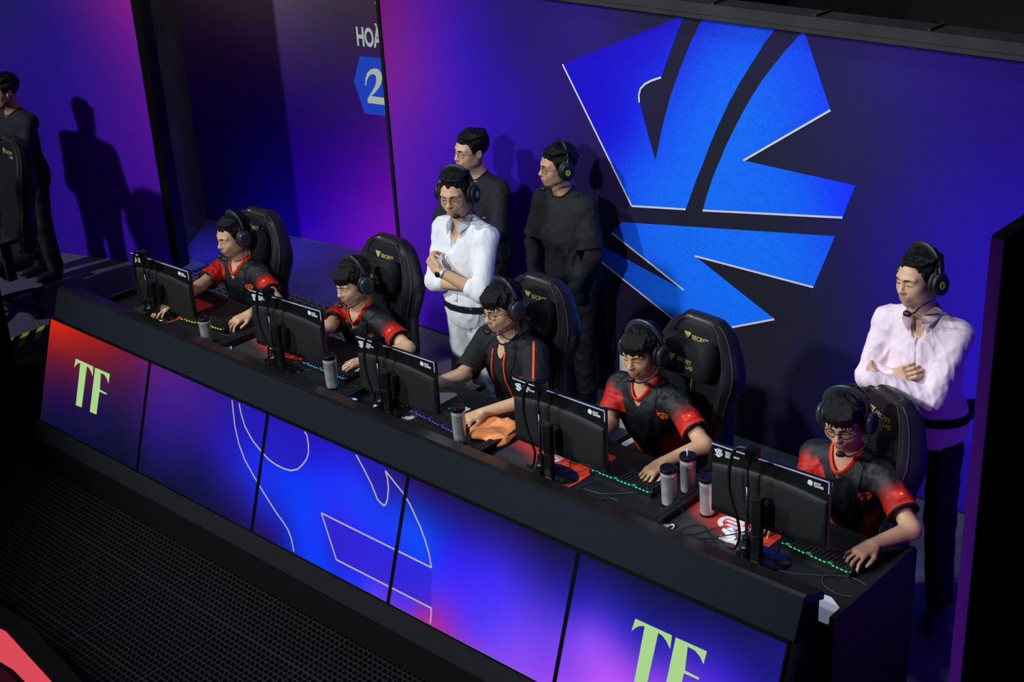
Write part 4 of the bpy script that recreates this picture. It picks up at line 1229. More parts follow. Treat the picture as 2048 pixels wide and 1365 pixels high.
    if outfit == 'jersey':
        c = np.tile(np.array(lin((17, 22, 25)), dtype=np.float32), (len(P), 1))
        red = np.array(lin((196, 26, 14)), np.float32); brn = np.array(lin((48, 40, 41)), np.float32); org = np.array(lin((226, 66, 26)), np.float32)
        for a in 'LR':
            en = sl_end[a]; t, d = seg_t(P, J['S' + a], en)
            sgn = 1 if a == 'L' else -1
            side = (P - J['S' + a].astype(np.float32)) @ (lat * sgn).astype(np.float32)
            arm = (((d < .088) & (t > -.15)).astype(np.float32) * sstep(-.035, -.005, side) + ((d < .084) & (t > .1)).astype(np.float32) * sstep(.22, .45, t)).clip(0, 1)
            stripe = .5 + .5 * np.sin(t * 34 + 2.5 * nz(P, 30, 1.0))
            if a == 'L': w1 = sstep(-.1, .35, t); w2 = sstep(.25, .75, t + .10 * (stripe - .5))
            else: w1 = sstep(-.3, .1, t); w2 = sstep(-.05, .45, t + .10 * (stripe - .5))
            c = c * (1 - (arm * w1)[:, None] * .8) + brn * (arm * w1)[:, None] * .8
            rr = red * (1 - .35 * stripe * (1 - sstep(.6, .9, t)))[:, None]
            c = c * (1 - (arm * w2)[:, None]) + rr * (arm * w2)[:, None]
            e1 = (arm * sstep(.905, .915, t) * (1 - sstep(.935, .945, t)))[:, None]; c = c * (1 - e1) + org * e1
            e2 = (arm * sstep(.945, .955, t))[:, None]; c = c * (1 - e2) + np.array(lin((24, 26, 30)), np.float32) * e2
        lx = np.abs((P - mid.astype(np.float32)) @ lat.astype(np.float32)); lz = (P - mid.astype(np.float32)) @ up.astype(np.float32)
        w_ = sstep(.105, .118, lx + .40 * np.clip(-lz - .18, 0, .25)) * sstep(-.13, -.20, lz) 
        c = c * (1 - w_[:, None]) + org * w_[:, None]
        set_tint(me, c)
    go = link(me, name, root, gm); sub(go, root)
    Gp = Sdf(); Gp.pr = G.pr; Gp.pts = G.pts; Gp.disp = G.disp
    ctx = dict(root=root, J=J, up=up, lat=lat, fwd=fwd, G=Gp, Plain=Plain, garment=go, mid=mid, h=h, sl_end=sl_end, S=S)
    # neckline
    if outfit in ('jersey', 'tee', 'crew', 'hoodie'):
        loop = []
        for k in range(33):
            a = 2 * PI * k / 32 + PI
            vx = math.sin(a); vy = math.cos(a)
            rx = nr + .006; ry = nr + .008
            drop = (.056 if outfit == 'jersey' else .012) * max(0, vy) ** 1.8
            p = J['NB'] + lat * rx * vx + fwd * (.006 + ry * vy + (.018 if outfit == 'jersey' else 0) * max(0, vy) ** 3)
            loop.append(p - up * drop)
        Pq = np.array(loop, np.float32); N = np.tile(up.astype(np.float32), (len(Pq), 1))
        N = unit_rows(N + np.array([(fwd * 1.2 * max(0, math.cos(2 * PI * k / 32 + PI)) ** 2) for k in range(33)], np.float32))
        Q = project_to(Plain, Pq, N, .05) + N * .002
        mb = MB(); mb.tube([Vector(q.tolist()) for q in Q], .0180 if outfit == 'jersey' else .008, 10, flat=.30, caps=False, up=np.cross(up, Q[1] - Q[0]).tolist())
        sub(mb.build('collar', M['collar_red'] if outfit == 'jersey' else gm, root, True), root)
    if outfit in ('rolled', 'open'):
        mb = MB(); n = 30; rows = []
        for k in range(n + 1):
            a = math.radians(16 + (360 - 32) * k / n)      # 0 = front
            d = lat * math.sin(a) + fwd * math.cos(a)
            fr = max(0, math.cos(a)) ** 2
            cen = J['NB'] + fwd * (.008 + .018 * fr) - up * (.020 * fr)
            rI = nr + .002
            top = cen + d * (rI + .000) + up * (.036 - .010 * fr)
            base = cen + d * (rI + .004) - up * .012
            fl = cen + d * (rI + .026 + .012 * fr) - up * (.006 + .042 * fr ** 3)
            rows.append((base, top, fl))
        vs = [[mb.bm.verts.new(p.tolist()) for p in r] for r in rows]
        for i in range(n):
            for j in range(2):
                mb.bm.faces.new((vs[i][j], vs[i + 1][j], vs[i + 1][j + 1], vs[i][j + 1]))
        bmesh.ops.solidify(mb.bm, geom=mb.bm.faces[:], thickness=.0025)
        sub(mb.build('collar', M['shirt_white'] if outfit == 'rolled' else M['shirt_pink_inner'], root, True), root)
    # lower garment
    T = Sdf(); pm = pants or M['trousers_dark']
    if seated:
        K = [J['PV'] + lat * .10 * s_ + V3(.02 * s_, -.42, .02) for s_ in (1, -1)]
        Ak = [V3(k_[0], k_[1] + .02, .10) for k_ in K]
        for i, s_ in enumerate((1, -1)):
            hp = J['PV'] + lat * .085 * s_ + V3(0, 0, -.01)
            T.cone(hp, K[i], .088, .062, .04); T.cone(K[i], Ak[i], .060, .045, .03)
        T.disp = cloth_disp(.005, 50, seed=seed + 1)
        o = link(T.mesh('trousers', .012), 'trousers', root, pm); sub(o, root)
        for k_ in Ak:
            Sh = Sdf(); Sh.ell((k_[0], k_[1] - .07, .048), (.045, .125, .042), .01); Sh.cone((k_[0], k_[1], .06), (k_[0], k_[1], .10), .045, .045, .03)
            o = link(Sh.mesh('shoe', .012), 'shoe', root, M['shoe_dark']); sub(o, root)
    else:
        for i, s_ in enumerate((1, -1)):
            hp = J['PV'] + lat * .085 * s_ + V3(0, 0, -.02); A_ = V3(feet[i]); kn = (hp + A_) / 2 + fwd * .03
            T.cone(hp, kn, .088, .068, .05); T.cone(kn, A_ + V3(0, 0, .05), .070, .062, .03)
        T.ell(J['PV'] + up * .03, (.146 * build, .100 * build, .11), .05, 'u')
        T.rbox((J['PV'][0], J['PV'][1], J['PV'][2] + .30), (.5, .5, .18), .002, .004, 's')
        T.disp = cloth_disp(.009, 50, seed=seed + 1, stretch=(1, 1, .7))
        o = link(T.mesh('trousers', .006), 'trousers', root, pm); sub(o, root)
        ctx['T'] = T
        for i in (0, 1):
            A_ = V3(feet[i]); f2 = unit(V3(fwd[0] + (.12 if i == 0 else -.12), fwd[1], 0))
            Sh = Sdf(); Rf = np.stack([np.cross(V3(0, 0, 1), f2), f2, V3(0, 0, 1)], 0)
            Sh.ell(V3(A_[0], A_[1], .045) + f2 * .075, (.046, .135, .040), .01, 'u', R=Rf); Sh.cone(V3(A_[0], A_[1], .05), V3(A_[0], A_[1], .10), .048, .045, .03)
            Sh.rbox(V3(A_[0], A_[1], -.05), (.3, .4, .052), .001, .002, 's')
            o = link(Sh.mesh('shoe', .006), 'shoe', root, M['shoe_dark']); sub(o, root)
    return ctx

def unit_rows(a): return a / (np.linalg.norm(a, axis=1, keepdims=True) + 1e-9)

def jersey_marks(c, flag=True, logo=(.062, -.125), dir_tilt=0):
    root, J, up, lat, fwd, G = c['root'], c['J'], c['up'], c['lat'], c['fwd'], c['G']
    o = c['mid'] + lat * logo[0] + up * logo[1] + fwd * .10
    F = frame(o.tolist(), (lat * 1.0 + up * .0).tolist(), up.tolist())
    # outward normal must be fwd
    if np.dot(np.array(F.to_3x3() @ Vector((0, 0, 1))), fwd) < 0: F = frame(o.tolist(), (-lat).tolist(), up.tolist())
    d = decal('chest_logo', PHOENIX, G, F, M['logo_orange'], root, .02, .0015, .06); sub(d, root)
    if flag:
        s_, e_ = J['SL'], J['EL']; ad = unit(e_ - s_)
        out = unit(V3(.75, -.55, .25)); out = unit(out - ad * out.dot(ad))
        xd = np.cross(-ad, out)
        cpos = s_ + (c['sl_end']['L'] - s_) * .72 + out * .05
        F = frame(cpos.tolist(), xd.tolist(), (-ad).tolist())
        if (F.to_3x3() @ Vector((0, 0, 1))).dot(Vector(out.tolist())) < 0: F = frame(cpos.tolist(), (-xd).tolist(), (-ad).tolist())
        d = decal('flag_patch', [[(-.031, -.022), (.031, -.022), (.031, .022), (-.031, .022)]], G, F, M['flag_red'], root, .012, .002, .05); sub(d, root)
        e = decal('star', [STAR], G, F, M['star_yellow'], d, .02, .0032, .05)
        e.location = (0, 0, 0)

H_ = {}
def keys_hand(W, dz=-.18, yaw=0.0, thumb=1, curl=(28, 38, 22), spread=6, **k):
    f = V3(math.sin(math.radians(yaw)), -math.cos(math.radians(yaw)), dz)
    return dict(W=V3(W), fwd=f, up=V3(0, -.15, 1), thumb=thumb, curl=curl, spread=spread, **k)

PEOPLE = True

# ---- the five seated players
def pl(H, PVy, SLy=0, SRy=0, dz=0.0, **k):
    NB = V3(H) + V3(0, .05, -.17)
    J = dict(NB=NB, PV=V3(H[0], PVy, .53), SL=NB + V3(.170, SLy, -.072 + dz), SR=NB + V3(-.170, SRy, -.072 + dz)); J.update({a: V3(b) for a, b in k.items()})
    return J
Hp = [(-6.993, 4.918, 1.106), (-5.853, 4.878, 1.087), (-4.726, 4.913, 1.206), (-3.853, 4.947, 1.182), (-2.715, 4.890, 1.203)]
Hd = [Head(Hp[0], -6, 8), Head(Hp[1], -4, 12, 0), Head(Hp[2], -9, 9, -4, 1.05), Head(Hp[3], 6, 7), Head(Hp[4], 11, 14, -2, 1.04)]
if PEOPLE:
    J = pl(Hp[0], 5.10, 0, -.02, EL=(-6.57, 4.86, .80), ER=(-7.135, 4.715, .80), WL=(-6.512, 4.615, .812), WR=(-7.05, 4.46, .80))
    c1 = person('player at the far left seat in black and red jersey with swept up hair', J, Hd[0], 'swept', 11, (208, 166, 128),
               hands=[keys_hand((-6.512, 4.615, .812), -.12, -8, 1, (18, 40, 25), 7), keys_hand((-7.05, 4.46, .80), -.08, 4, -1, (15, 25, 20), 4)], look='down')
    jersey_marks(c1, logo=(.125, -.035))
    J = pl(Hp[1], 5.08, .01, -.01, EL=(-5.40, 4.84, .81), ER=(-5.93, 4.735, .84), WL=(-5.475, 4.610, .815), WR=(-6.02, 4.60, .80))
    c2 = person('player in second seat from left with thick black fringe, leaning forward', J, Hd[1], 'fringe', 12, (216, 176, 138),
               hands=[keys_hand((-5.475, 4.610, .815), -.15, -30, 1, (10, 40, 20), 9), keys_hand((-6.02, 4.60, .80), -.08, 0, -1, (15, 25, 20), 4)], look='screen')
    jersey_marks(c2, logo=(.125, -.035))
    J = pl(Hp[2], 5.13, .0, .0, EL=(-4.39, 4.76, .84), ER=(-4.86, 4.735, .85), WL=(-4.535, 4.535, .812), WR=(-4.985, 4.63, .80))
    c3 = person('player in the middle seat wearing a black hooded sweatshirt with orange drawstrings and glasses', J, Hd[2], 'mess', 13, (218, 176, 138), outfit='hoodie', build=1.10, chub=.004,
               hands=[keys_hand((-4.535, 4.535, .812), -.15, -25, 1, (60, 60, 35), 3), keys_hand((-4.985, 4.63, .80), -.08, 0, -1, (15, 25, 20), 4)])
    J = pl(Hp[3], 5.15, .0, -.01, EL=(-3.43, 4.87, .845), ER=(-3.985, 4.85, .79), WL=(-3.52, 4.665, .815), WR=(-3.91, 4.655, .80))
    c4 = person('player in fourth seat from left with wavy black hair and red sleeved jersey', J, Hd[3], 'mess', 14, (204, 160, 120),
               hands=[keys_hand((-3.52, 4.665, .815), -.15, -6, 1, (22, 40, 25), 6), keys_hand((-3.91, 4.655, .80), -.08, 0, -1, (15, 25, 20), 4)])
    jersey_marks(c4, logo=(.140, -.030))
    J = pl(Hp[4], 5.12, .0, -.01, EL=(-2.325, 4.79, .85), ER=(-2.82, 4.80, .84), WL=(-2.415, 4.640, .822), WR=(-2.875, 4.63, .80))
    c5 = person('player in the nearest right seat with round black glasses over green lit keyboard', J, Hd[4], 'mess', 15, (202, 154, 118), build=1.08, chub=.003,
               hands=[keys_hand((-2.415, 4.640, .822), -.12, -14, 1, (14, 42, 25), 9), keys_hand((-2.875, 4.63, .80), -.08, 0, -1, (15, 25, 20), 4)])
    jersey_marks(c5, logo=(.125, -.05))
    M['frame_black'] = mat('frame_black', (14, 12, 12), 0.25); M['frame_metal'] = mat('frame_metal', (150, 130, 90), 0.3, metal=.8); M['frame_dark'] = mat('frame_dark', (45, 42, 44), 0.3, metal=.5)
    for cc, m_, r_, th in ((c3, M['frame_black'], .0225, .0014), (c5, M['frame_black'], .0235, .0018)):
        before = set(o.name for o in cc['root'].children); glasses(cc['h'], cc['root'], m_, 'round', r_, th)
        for o in cc['root'].children:
            if o.name not in before: sub(o, cc['root'])
    # drawstrings, shoulder stripe and chest mark of the sweatshirt
    r, J, up, lat, fwd = c3['root'], c3['J'], c3['up'], c3['lat'], c3['fwd']
    for s_, L in ((-1, .30), (1, .33)):
        pts = np.array([J['NB'] + lat * (s_ * (.040 + .012 * t)) - up * (.03 + L * t) + fwd * .10 for t in np.linspace(0, 1, 12)], np.float32)
        Q = project_to(c3['G'], pts, np.tile(fwd.astype(np.float32), (12, 1)), .08) + fwd * .004
        mb = MB(); mb.tube([Vector(q.tolist()) for q in Q], .0072, 8, flat=.7); sub(mb.build('drawstring', M['cord_orange'], r, True), r)
    ad = unit(J['EL'] - J['SL']); out = unit(V3(.55, -.75, .35)); out = unit(out - ad * out.dot(ad))
    pts = np.array([J['SL'] - ad * .03 + ad * .26 * t + out * .05 for t in np.linspace(0, 1, 14)], np.float32)
    Q = project_to(c3['G'], pts, np.tile(out.astype(np.float32), (14, 1)), .05) + out * .002
    mb = MB(); mb.tube([Vector(q.tolist()) for q in Q], .0065, 8, flat=.35, up=out.tolist()); sub(mb.build('sleeve_stripe', M['cord_orange'], r, True), r)
    F = frame((c3['mid'] + lat * .115 - up * .10 + fwd * .12).tolist(), lat.tolist(), up.tolist())
    if np.dot(np.array(F.to_3x3() @ Vector((0, 0, 1))), fwd) < 0: F = frame(F.translation, (-lat).tolist(), up.tolist())
    sub(decal('chest_logo', PHOENIX, c3['G'], F, M['logo_orange'], r, .02, .0015, .06), r)

    # ---- coaches and staff standing behind
    NB = V3(-5.385, 5.335, 1.425)
    hW = Head((-5.385, 5.281, 1.588), 20, 6, -2)
    J = dict(NB=NB, PV=NB + V3(.0, .02, -.50), SL=NB + V3(.165, .01, -.082), SR=NB + V3(-.165, -.01, -.082), EL=(-5.165, 5.205, 1.075), ER=(-5.535, 5.215, 1.055), WL=(-5.375, 5.105, 1.185), WR=(-5.27, 5.175, 1.10))
    cw = person('man in a white shirt and pale trousers with crossed arms, standing behind the middle seats', J, hW, 'swept', 21, (212, 170, 132), outfit='rolled', seated=False, hem=.79, pants=M['trousers_white'], amp=.010,
                feet=[(-5.30, 5.36, .06), (-5.50, 5.40, .06)],
                hands=[dict(W=V3(-5.385, 5.100, 1.190), fwd=V3(-.75, .12, .60), up=V3(-.3, -1, .25), thumb=1, curl=(48, 55, 30), spread=1), dict(W=V3(-5.26, 5.180, 1.103), fwd=V3(1, .40, .28), up=V3(0, -1, .1), thumb=-1, curl=(20, 30, 20), spread=2)])
    hP = Head((-2.684, 5.411, 1.684), -17, 2, -4)
    NB = V3(-2.675, 5.46, 1.515)
    J = dict(NB=NB, PV=NB + V3(.06, .0, -.50), SL=NB + V3(.165, .03, -.085), SR=NB + V3(-.165, -.02, -.078), EL=(-2.525, 5.30, 1.185), ER=(-2.845, 5.305, 1.205), WL=(-2.745, 5.205, 1.245), WR=(-2.74, 5.29, 1.235))
    cp = person('man in pale pink shirt with folded arms standing behind the nearest chair', J, hP, 'short', 22, (210, 172, 134), outfit='open', seated=False, hem=.90, amp=.007,
                feet=[(-2.47, 5.42, .06), (-2.72, 5.44, .06)],
                hands=[dict(W=V3(-2.725, 5.287, 1.242), fwd=V3(1, -.14, .60), up=V3(0, -1, .15), thumb=-1, curl=(30, 35, 25), spread=0, sc=.95), dict(W=V3(-2.755, 5.205, 1.248), fwd=V3(-1, .9, .1), up=V3(0, -1, 0), thumb=1, curl=(20, 30, 20), spread=2)])
    hB = Head((-5.311, 6.052, 1.549), -27, 1, 2)
    NB = V3(-5.30, 6.09, 1.385)
    J = dict(NB=NB, PV=NB + V3(.03, .02, -.50), SL=NB + V3(.155, .02, -.080), SR=NB + V3(-.162, -.01, -.075), EL=(-5.065, 6.06, 1.035), ER=(-5.50, 6.02, 1.04), WL=(-5.15, 5.975, .845), WR=(-5.43, 5.93, .86))
    cb = person('man in loose black t-shirt over long sleeves standing by the wall logo', J, hB, 'part', 23, (200, 156, 124), outfit='tee', seated=False, hem=.80, vox=.0038, sleeve=.66, amp=.012,
                feet=[(-5.20, 6.12, .06), (-5.42, 6.12, .06)], hands=[])
    r = cb['root']; Jb = cb['J']
    for a in 'LR':
        Q_ = Sdf(); Q_.cone(Jb['S' + a] + (Jb['E' + a] - Jb['S' + a]) * .5, Jb['E' + a], .052, .050, .02); Q_.cone(Jb['E' + a], Jb['W' + a], .050, .036, .02); Q_.cone(Jb['W' + a], Jb['W' + a] + V3(.0, .03, -.07), .040, .045, .02)
        Q_.disp = cloth_disp(.010, 34, seed=5, stretch=(.6, .6, 1.3)); sub(link(Q_.mesh('long_sleeve', .005), 'long_sleeve', r, M['knit_black']), r)
    hC = Head((-5.952, 5.991, 1.549), -12, 0, 2)
    NB = V3(-5.952, 6.04, 1.385)
    J = dict(NB=NB, PV=NB + V3(.0, .03, -.50), SL=NB + V3(.160, .02, -.082), SR=NB + V3(-.160, -.01, -.082), EL=(-5.70, 5.93, 1.09), ER=(-6.16, 5.90, 1.10), WL=(-5.93, 5.82, 1.17), WR=(-5.86, 5.84, 1.12))
    cc_ = person('man with glasses in a black long sleeve top, half hidden behind the man in white', J, hC, 'part', 24, (214, 172, 142), outfit='crew', seated=False, hem=.84, vox=.0038, amp=.007,
                 feet=[(-5.92, 6.05, .06), (-6.10, 6.05, .06)], hands=[dict(W=V3(-5.93, 5.82, 1.17), fwd=V3(-1, .2, .2), up=V3(0, -1, 0), thumb=1, curl=(20, 30, 20), spread=2), dict(W=V3(-5.87, 5.86, 1.11), fwd=V3(.5, .9, .1), up=V3(0, -1, 0), thumb=-1, curl=(20, 30, 20), spread=2)])
    hL = Head((-10.05, 5.20, 1.515), -8, 6)
    NB = V3(-10.05, 5.25, 1.345)
    J = dict(NB=NB, PV=NB + V3(.0, .02, -.48), SL=NB + V3(.175, .01, -.06), SR=NB + V3(-.175, -.01, -.06), EL=(-9.83, 5.13, 1.03), ER=(-10.26, 5.12, 1.04), WL=(-10.02, 5.02, 1.10), WR=(-9.98, 5.05, 1.07))
    cl = person('man in dark clothes with earbud, cut off at the left frame edge', J, hL, 'part', 25, (196, 152, 122), outfit='crew', seated=False, hem=.72, vox=.0045, amp=.007,
                feet=[(-9.95, 5.28, .06), (-10.15, 5.28, .06)], hands=[dict(W=V3(-10.02, 5.02, 1.10), fwd=V3(-1, .2, .2), up=V3(0, -1, 0), thumb=1, curl=(20, 30, 20), spread=2), dict(W=V3(-9.96, 5.04, 1.08), fwd=V3(1, .1, .5), up=V3(0, -1, 0), thumb=-1, curl=(20, 30, 20), spread=2)])
    mb = MB(); p = hL.P(.086, -.004, -.006); mb.tube([p.tolist(), hL.P(.087, -.010, -.012).tolist(), hL.P(.086, -.014, -.034).tolist()], [.006, .005, .003], 8); sub(mb.build('earbud', M['white_print'], cl['root'], True), cl['root'])
    for cc2, m_, r_, sh in ((cw, M['frame_metal'], .0235, 'round'), (cb, M['frame_dark'], .0235, 'round'), (cc_, M['frame_dark'], .0235, 'round')):
        before = set(o.name for o in cc2['root'].children); glasses(cc2['h'], cc2['root'], m_, sh, r_, .0012)
        for o in cc2['root'].children:
            if o.name not in before: sub(o, cc2['root'])
    # waist belts with radio packs, watch, button line
    for cc2, z, tilt in ((cw, .925, 0.0), (cp, 1.045, .0)):
        o = band(cc2['G'], (cc2['J']['PV'][0], cc2['J']['PV'][1], z), (0.0, tilt, 1), .021, .003, 'waist_belt', M['knit_black'], cc2['root']); sub(o, cc2['root'])
    J = cp['J']; mb = MB(); m4 = Matrix.Translation((-2.45, 5.57, 1.05)) @ Matrix.Rotation(.6, 4, 'Z'); mb.box((-.035, -.02, -.045), (.035, .02, .045), m4, .008); sub(mb.build('radio_pack', M['plastic'], cp['root'], False), cp['root'])
    J = cw['J']; ad = unit(J['EL'] - J['WL'])
    mb = MB(); R_ = Vector(ad.tolist()).to_track_quat('Z', 'Y').to_matrix().to_4x4(); R_.translation = Vector((J['WL'] + ad * .018).tolist())
    mb.lathe([(.0285, -.010), (.031, -.010), (.031, .010), (.0285, .010)], 24, R_); wt = mb.build('wristwatch', M['steel'], cw['root'], True); sub(wt, cw['root'])
    dm = Matrix.Translation(Vector((J['WL'] + ad * .018 + V3(-.01, -.031, .0)).tolist())) @ Vector((0, -1, 0)).to_track_quat('Z', 'Y').to_matrix().to_4x4()
    mb = MB(); mb.lathe([(.017, -.004), (.018, .002), (.016, .006), (.001, .0065)], 20, dm); mb.build('watch_face', M['plastic_gloss'], wt, True)
    for cc2, z0, z1 in ((cw, 1.17, .97), (cp, 1.46, 1.30)):
        f2 = cc2['fwd']; zz = np.linspace(z0, z1, 16)
        pts = np.array([[cc2['J']['PV'][0] + (cc2['mid'][0] - cc2['J']['PV'][0]) * (z - cc2['J']['PV'][2]) / .45, cc2['J']['PV'][1] - .05, z] for z in zz], np.float32) + (f2 * .10).astype(np.float32)
        Q = project_to(cc2['G'], pts, np.tile(f2.astype(np.float32), (16, 1)), .12) + f2 * .001
        mb = MB(); mb.tube([Vector(q.tolist()) for q in Q], .012, 8, flat=.16, up=f2.tolist()); sub(mb.build('button_placket', M['shirt_white'] if cc2 is cw else M['shirt_pink'], cc2['root'], True), cc2['root'])

    # ---- headsets
    def chest_cord(c, side=.10, end=None):
        h, J, up, lat, fwd = c['h'], c['J'], c['up'], c['lat'], c['fwd']
        a = h.P(.112, -.004, -.050)
        n = 8; pts = [a, h.P(.108, -.02, -.09) ]
        q = np.array([J['NB'] + lat * (side * (1 - t * 1.1)) - up * (.06 + .36 * t) + fwd * .12 for t in np.linspace(0, 1, n)], np.float32)
        Q = project_to(c['G'], q, np.tile(fwd.astype(np.float32), (n, 1)), .10) + fwd * .004
        return [tuple(p.tolist()) for p in pts] + [tuple(p.tolist()) for p in Q]
    # (player contexts kept in order)
    lab = ['black gaming headset on the far left player', 'black gaming headset on the player with the thick fringe', 'black gaming headset on the player in the hooded sweatshirt',
           'black gaming headset on the wavy haired player in the fourth seat', 'black gaming headset on the player with round black glasses']
    PL = [c1, c2, c3, c4, c5]
    for i, cc2 in enumerate(PL):
        headset(cc2['h'], lab[i], 'player', True, chest_cord(cc2), 'player headsets')
    headset(hW, 'black headset with green badge on the man in the white shirt', 'coach', True, tip=(.046, -.108, -.088))
    headset(hB, 'black headset with green badge on the man in the black t-shirt', 'coach', True, tip=(.030, -.105, -.118))
    headset(hP, 'black headset with green badge on the man in the pale pink shirt', 'coach', True, tip=(.022, -.085, -.140))

# ------------------------------------------------------------------ player desks behind the console
DX = [-7.50, -6.352, -5.285, -4.325, -3.272, -2.290]
for k in range(5):
    a, b = DX[k] + .002, DX[k + 1] - .002
    nm = ['black gaming desk at the far left end of the row', 'black gaming desk second from the left, with a red mousepad at its left', 'black gaming desk in the middle of the row holding the orange towel',
          'black gaming desk fourth from the left, two tumblers at its right edge', 'black gaming desk at the near right end of the row'][k]
    t = thing('gaming_desk', nm, 'desk', ((a + b) / 2, 4.45, 0), 0, 'gaming desks in a row behind the console')
    w_ = (b - a) / 2
    mb = MB(); mb.box((-w_ + .022, -.325, .722), (w_ - .022, .325, .752), None, .004); mb.build('desktop', M['black_laminate'], t)
    for s_ in (-1, 1):
        mb = MB(); mb.prism([(-.325, 0), (.335, 0), (.335, .765), (.315, .792), (-.325, .792)], s_ * w_ - (.022 if s_ > 0 else 0), s_ * w_ + (.022 if s_ < 0 else 0))
        mb.build('side_panel', M['black_laminate'], t)
    mb = MB(); mb.box((-w_ + .022, -.20, .30), (w_ - .022, -.18, .722)); mb.build('modesty_panel', M['console_black'], t)

# mousepads
def pad_mat(name, c_dark, c_hot):
    m = bpy.data.materials.new(name); m.use_nodes = True; nt = m.node_tree; b = nt.nodes['Principled BSDF']; b.inputs['Roughness'].default_value = .75
    tc = nt.nodes.new('ShaderNodeTexCoord'); sx_ = nt.nodes.new('ShaderNodeSeparateXYZ'); nt.links.new(tc.outputs['Object'], sx_.inputs[0])
    ad = nt.nodes.new('ShaderNodeMath'); ad.operation = 'MULTIPLY_ADD'; ad.inputs[1].default_value = .35; nt.links.new(sx_.outputs['X'], ad.inputs[0]); nt.links.new(sx_.outputs['Y'], ad.inputs[2])
    r = nt.nodes.new('ShaderNodeValToRGB'); mr = nt.nodes.new('ShaderNodeMapRange'); mr.inputs[1].default_value = -.22; mr.inputs[2].default_value = .12
    nt.links.new(ad.outputs[0], mr.inputs[0]); nt.links.new(mr.outputs[0], r.inputs[0])
    r.color_ramp.elements[0].color = lin(c_dark) + (1,); r.color_ramp.elements[0].position = .36; r.color_ramp.elements[1].color = lin(c_hot) + (1,); r.color_ramp.elements[1].position = .80
    nt.links.new(r.outputs[0], b.inputs['Base Color']); return m
M['pad_red'] = pad_mat('pad_red', (44, 42, 46), (240, 62, 22))
M['pad_grey'] = mat('pad_grey', (176, 180, 178), .7)
def mousepad(cx, cy, w_, d_, label, m, logo=True):
    t = thing('mousepad', label, 'mousepad', (cx, cy, .7525), 0, 'mousepads on the desks')
    mb = MB(); r = .02
    pts = []
    for qx, qy, a0 in ((w_ / 2 - r, d_ / 2 - r, 0), (-w_ / 2 + r, d_ / 2 - r, 90), (-w_ / 2 + r, -d_ / 2 + r, 180), (w_ / 2 - r, -d_ / 2 + r, 270)):
        for k in range(5): a = math.radians(a0 + k * 22.5); pts.append((qx + r * math.cos(a), qy + r * math.sin(a)))
    mb.prism(pts, 0, .004, axis=2); mb.build('pad', m, t)
    if logo:
        mb = MB(); R_ = .058; ox, oy = w_ * -.02, .035
        def arc(a0, a1, r0, r1):
            n = 14
            for k in range(n):
                u, v = math.radians(a0 + (a1 - a0) * k / n), math.radians(a0 + (a1 - a0) * (k + 1) / n)
                mb.poly([(ox + r_ * math.cos(x), oy + r_ * math.sin(x), .0046) for r_, x in ((r0, u), (r1, u), (r1, v), (r0, v))])
        arc(95, 250, R_ * .62, R_); arc(-75, 70, R_ * .70, R_)
        for yy, x0, x1 in ((.030, -.040, .046), (.006, -.030, .050), (-.020, -.012, .046)):
            mb.poly([(ox + x0, oy + yy - .009, .0047), (ox + x1 - .012, oy + yy - .009, .0047), (ox + x1, oy + yy + .007, .0047), (ox + x0 + .008, oy + yy + .007, .0047)])
        mb.build('pad_logo', M['white_print'], t)
mousepad(-7.09, 4.46, .36, .38, 'red and black mousepad on the far left desk under the monitor', M['pad_red'])
mousepad(-6.09, 4.46, .44, .42, 'red and black mousepad on the second desk from the left', M['pad_red'])
mousepad(-4.98, 4.50, .25, .36, 'pale grey mousepad on the middle desk, left of the keyboard', M['pad_grey'], False)
mousepad(-4.025, 4.44, .49, .44, 'red and black mousepad on the fourth desk behind the monitor pole', M['pad_red'])
mousepad(-3.02, 4.47, .45, .45, 'orange red mousepad with crumpled tissue and tumbler on it, nearest desk', M['pad_red'])

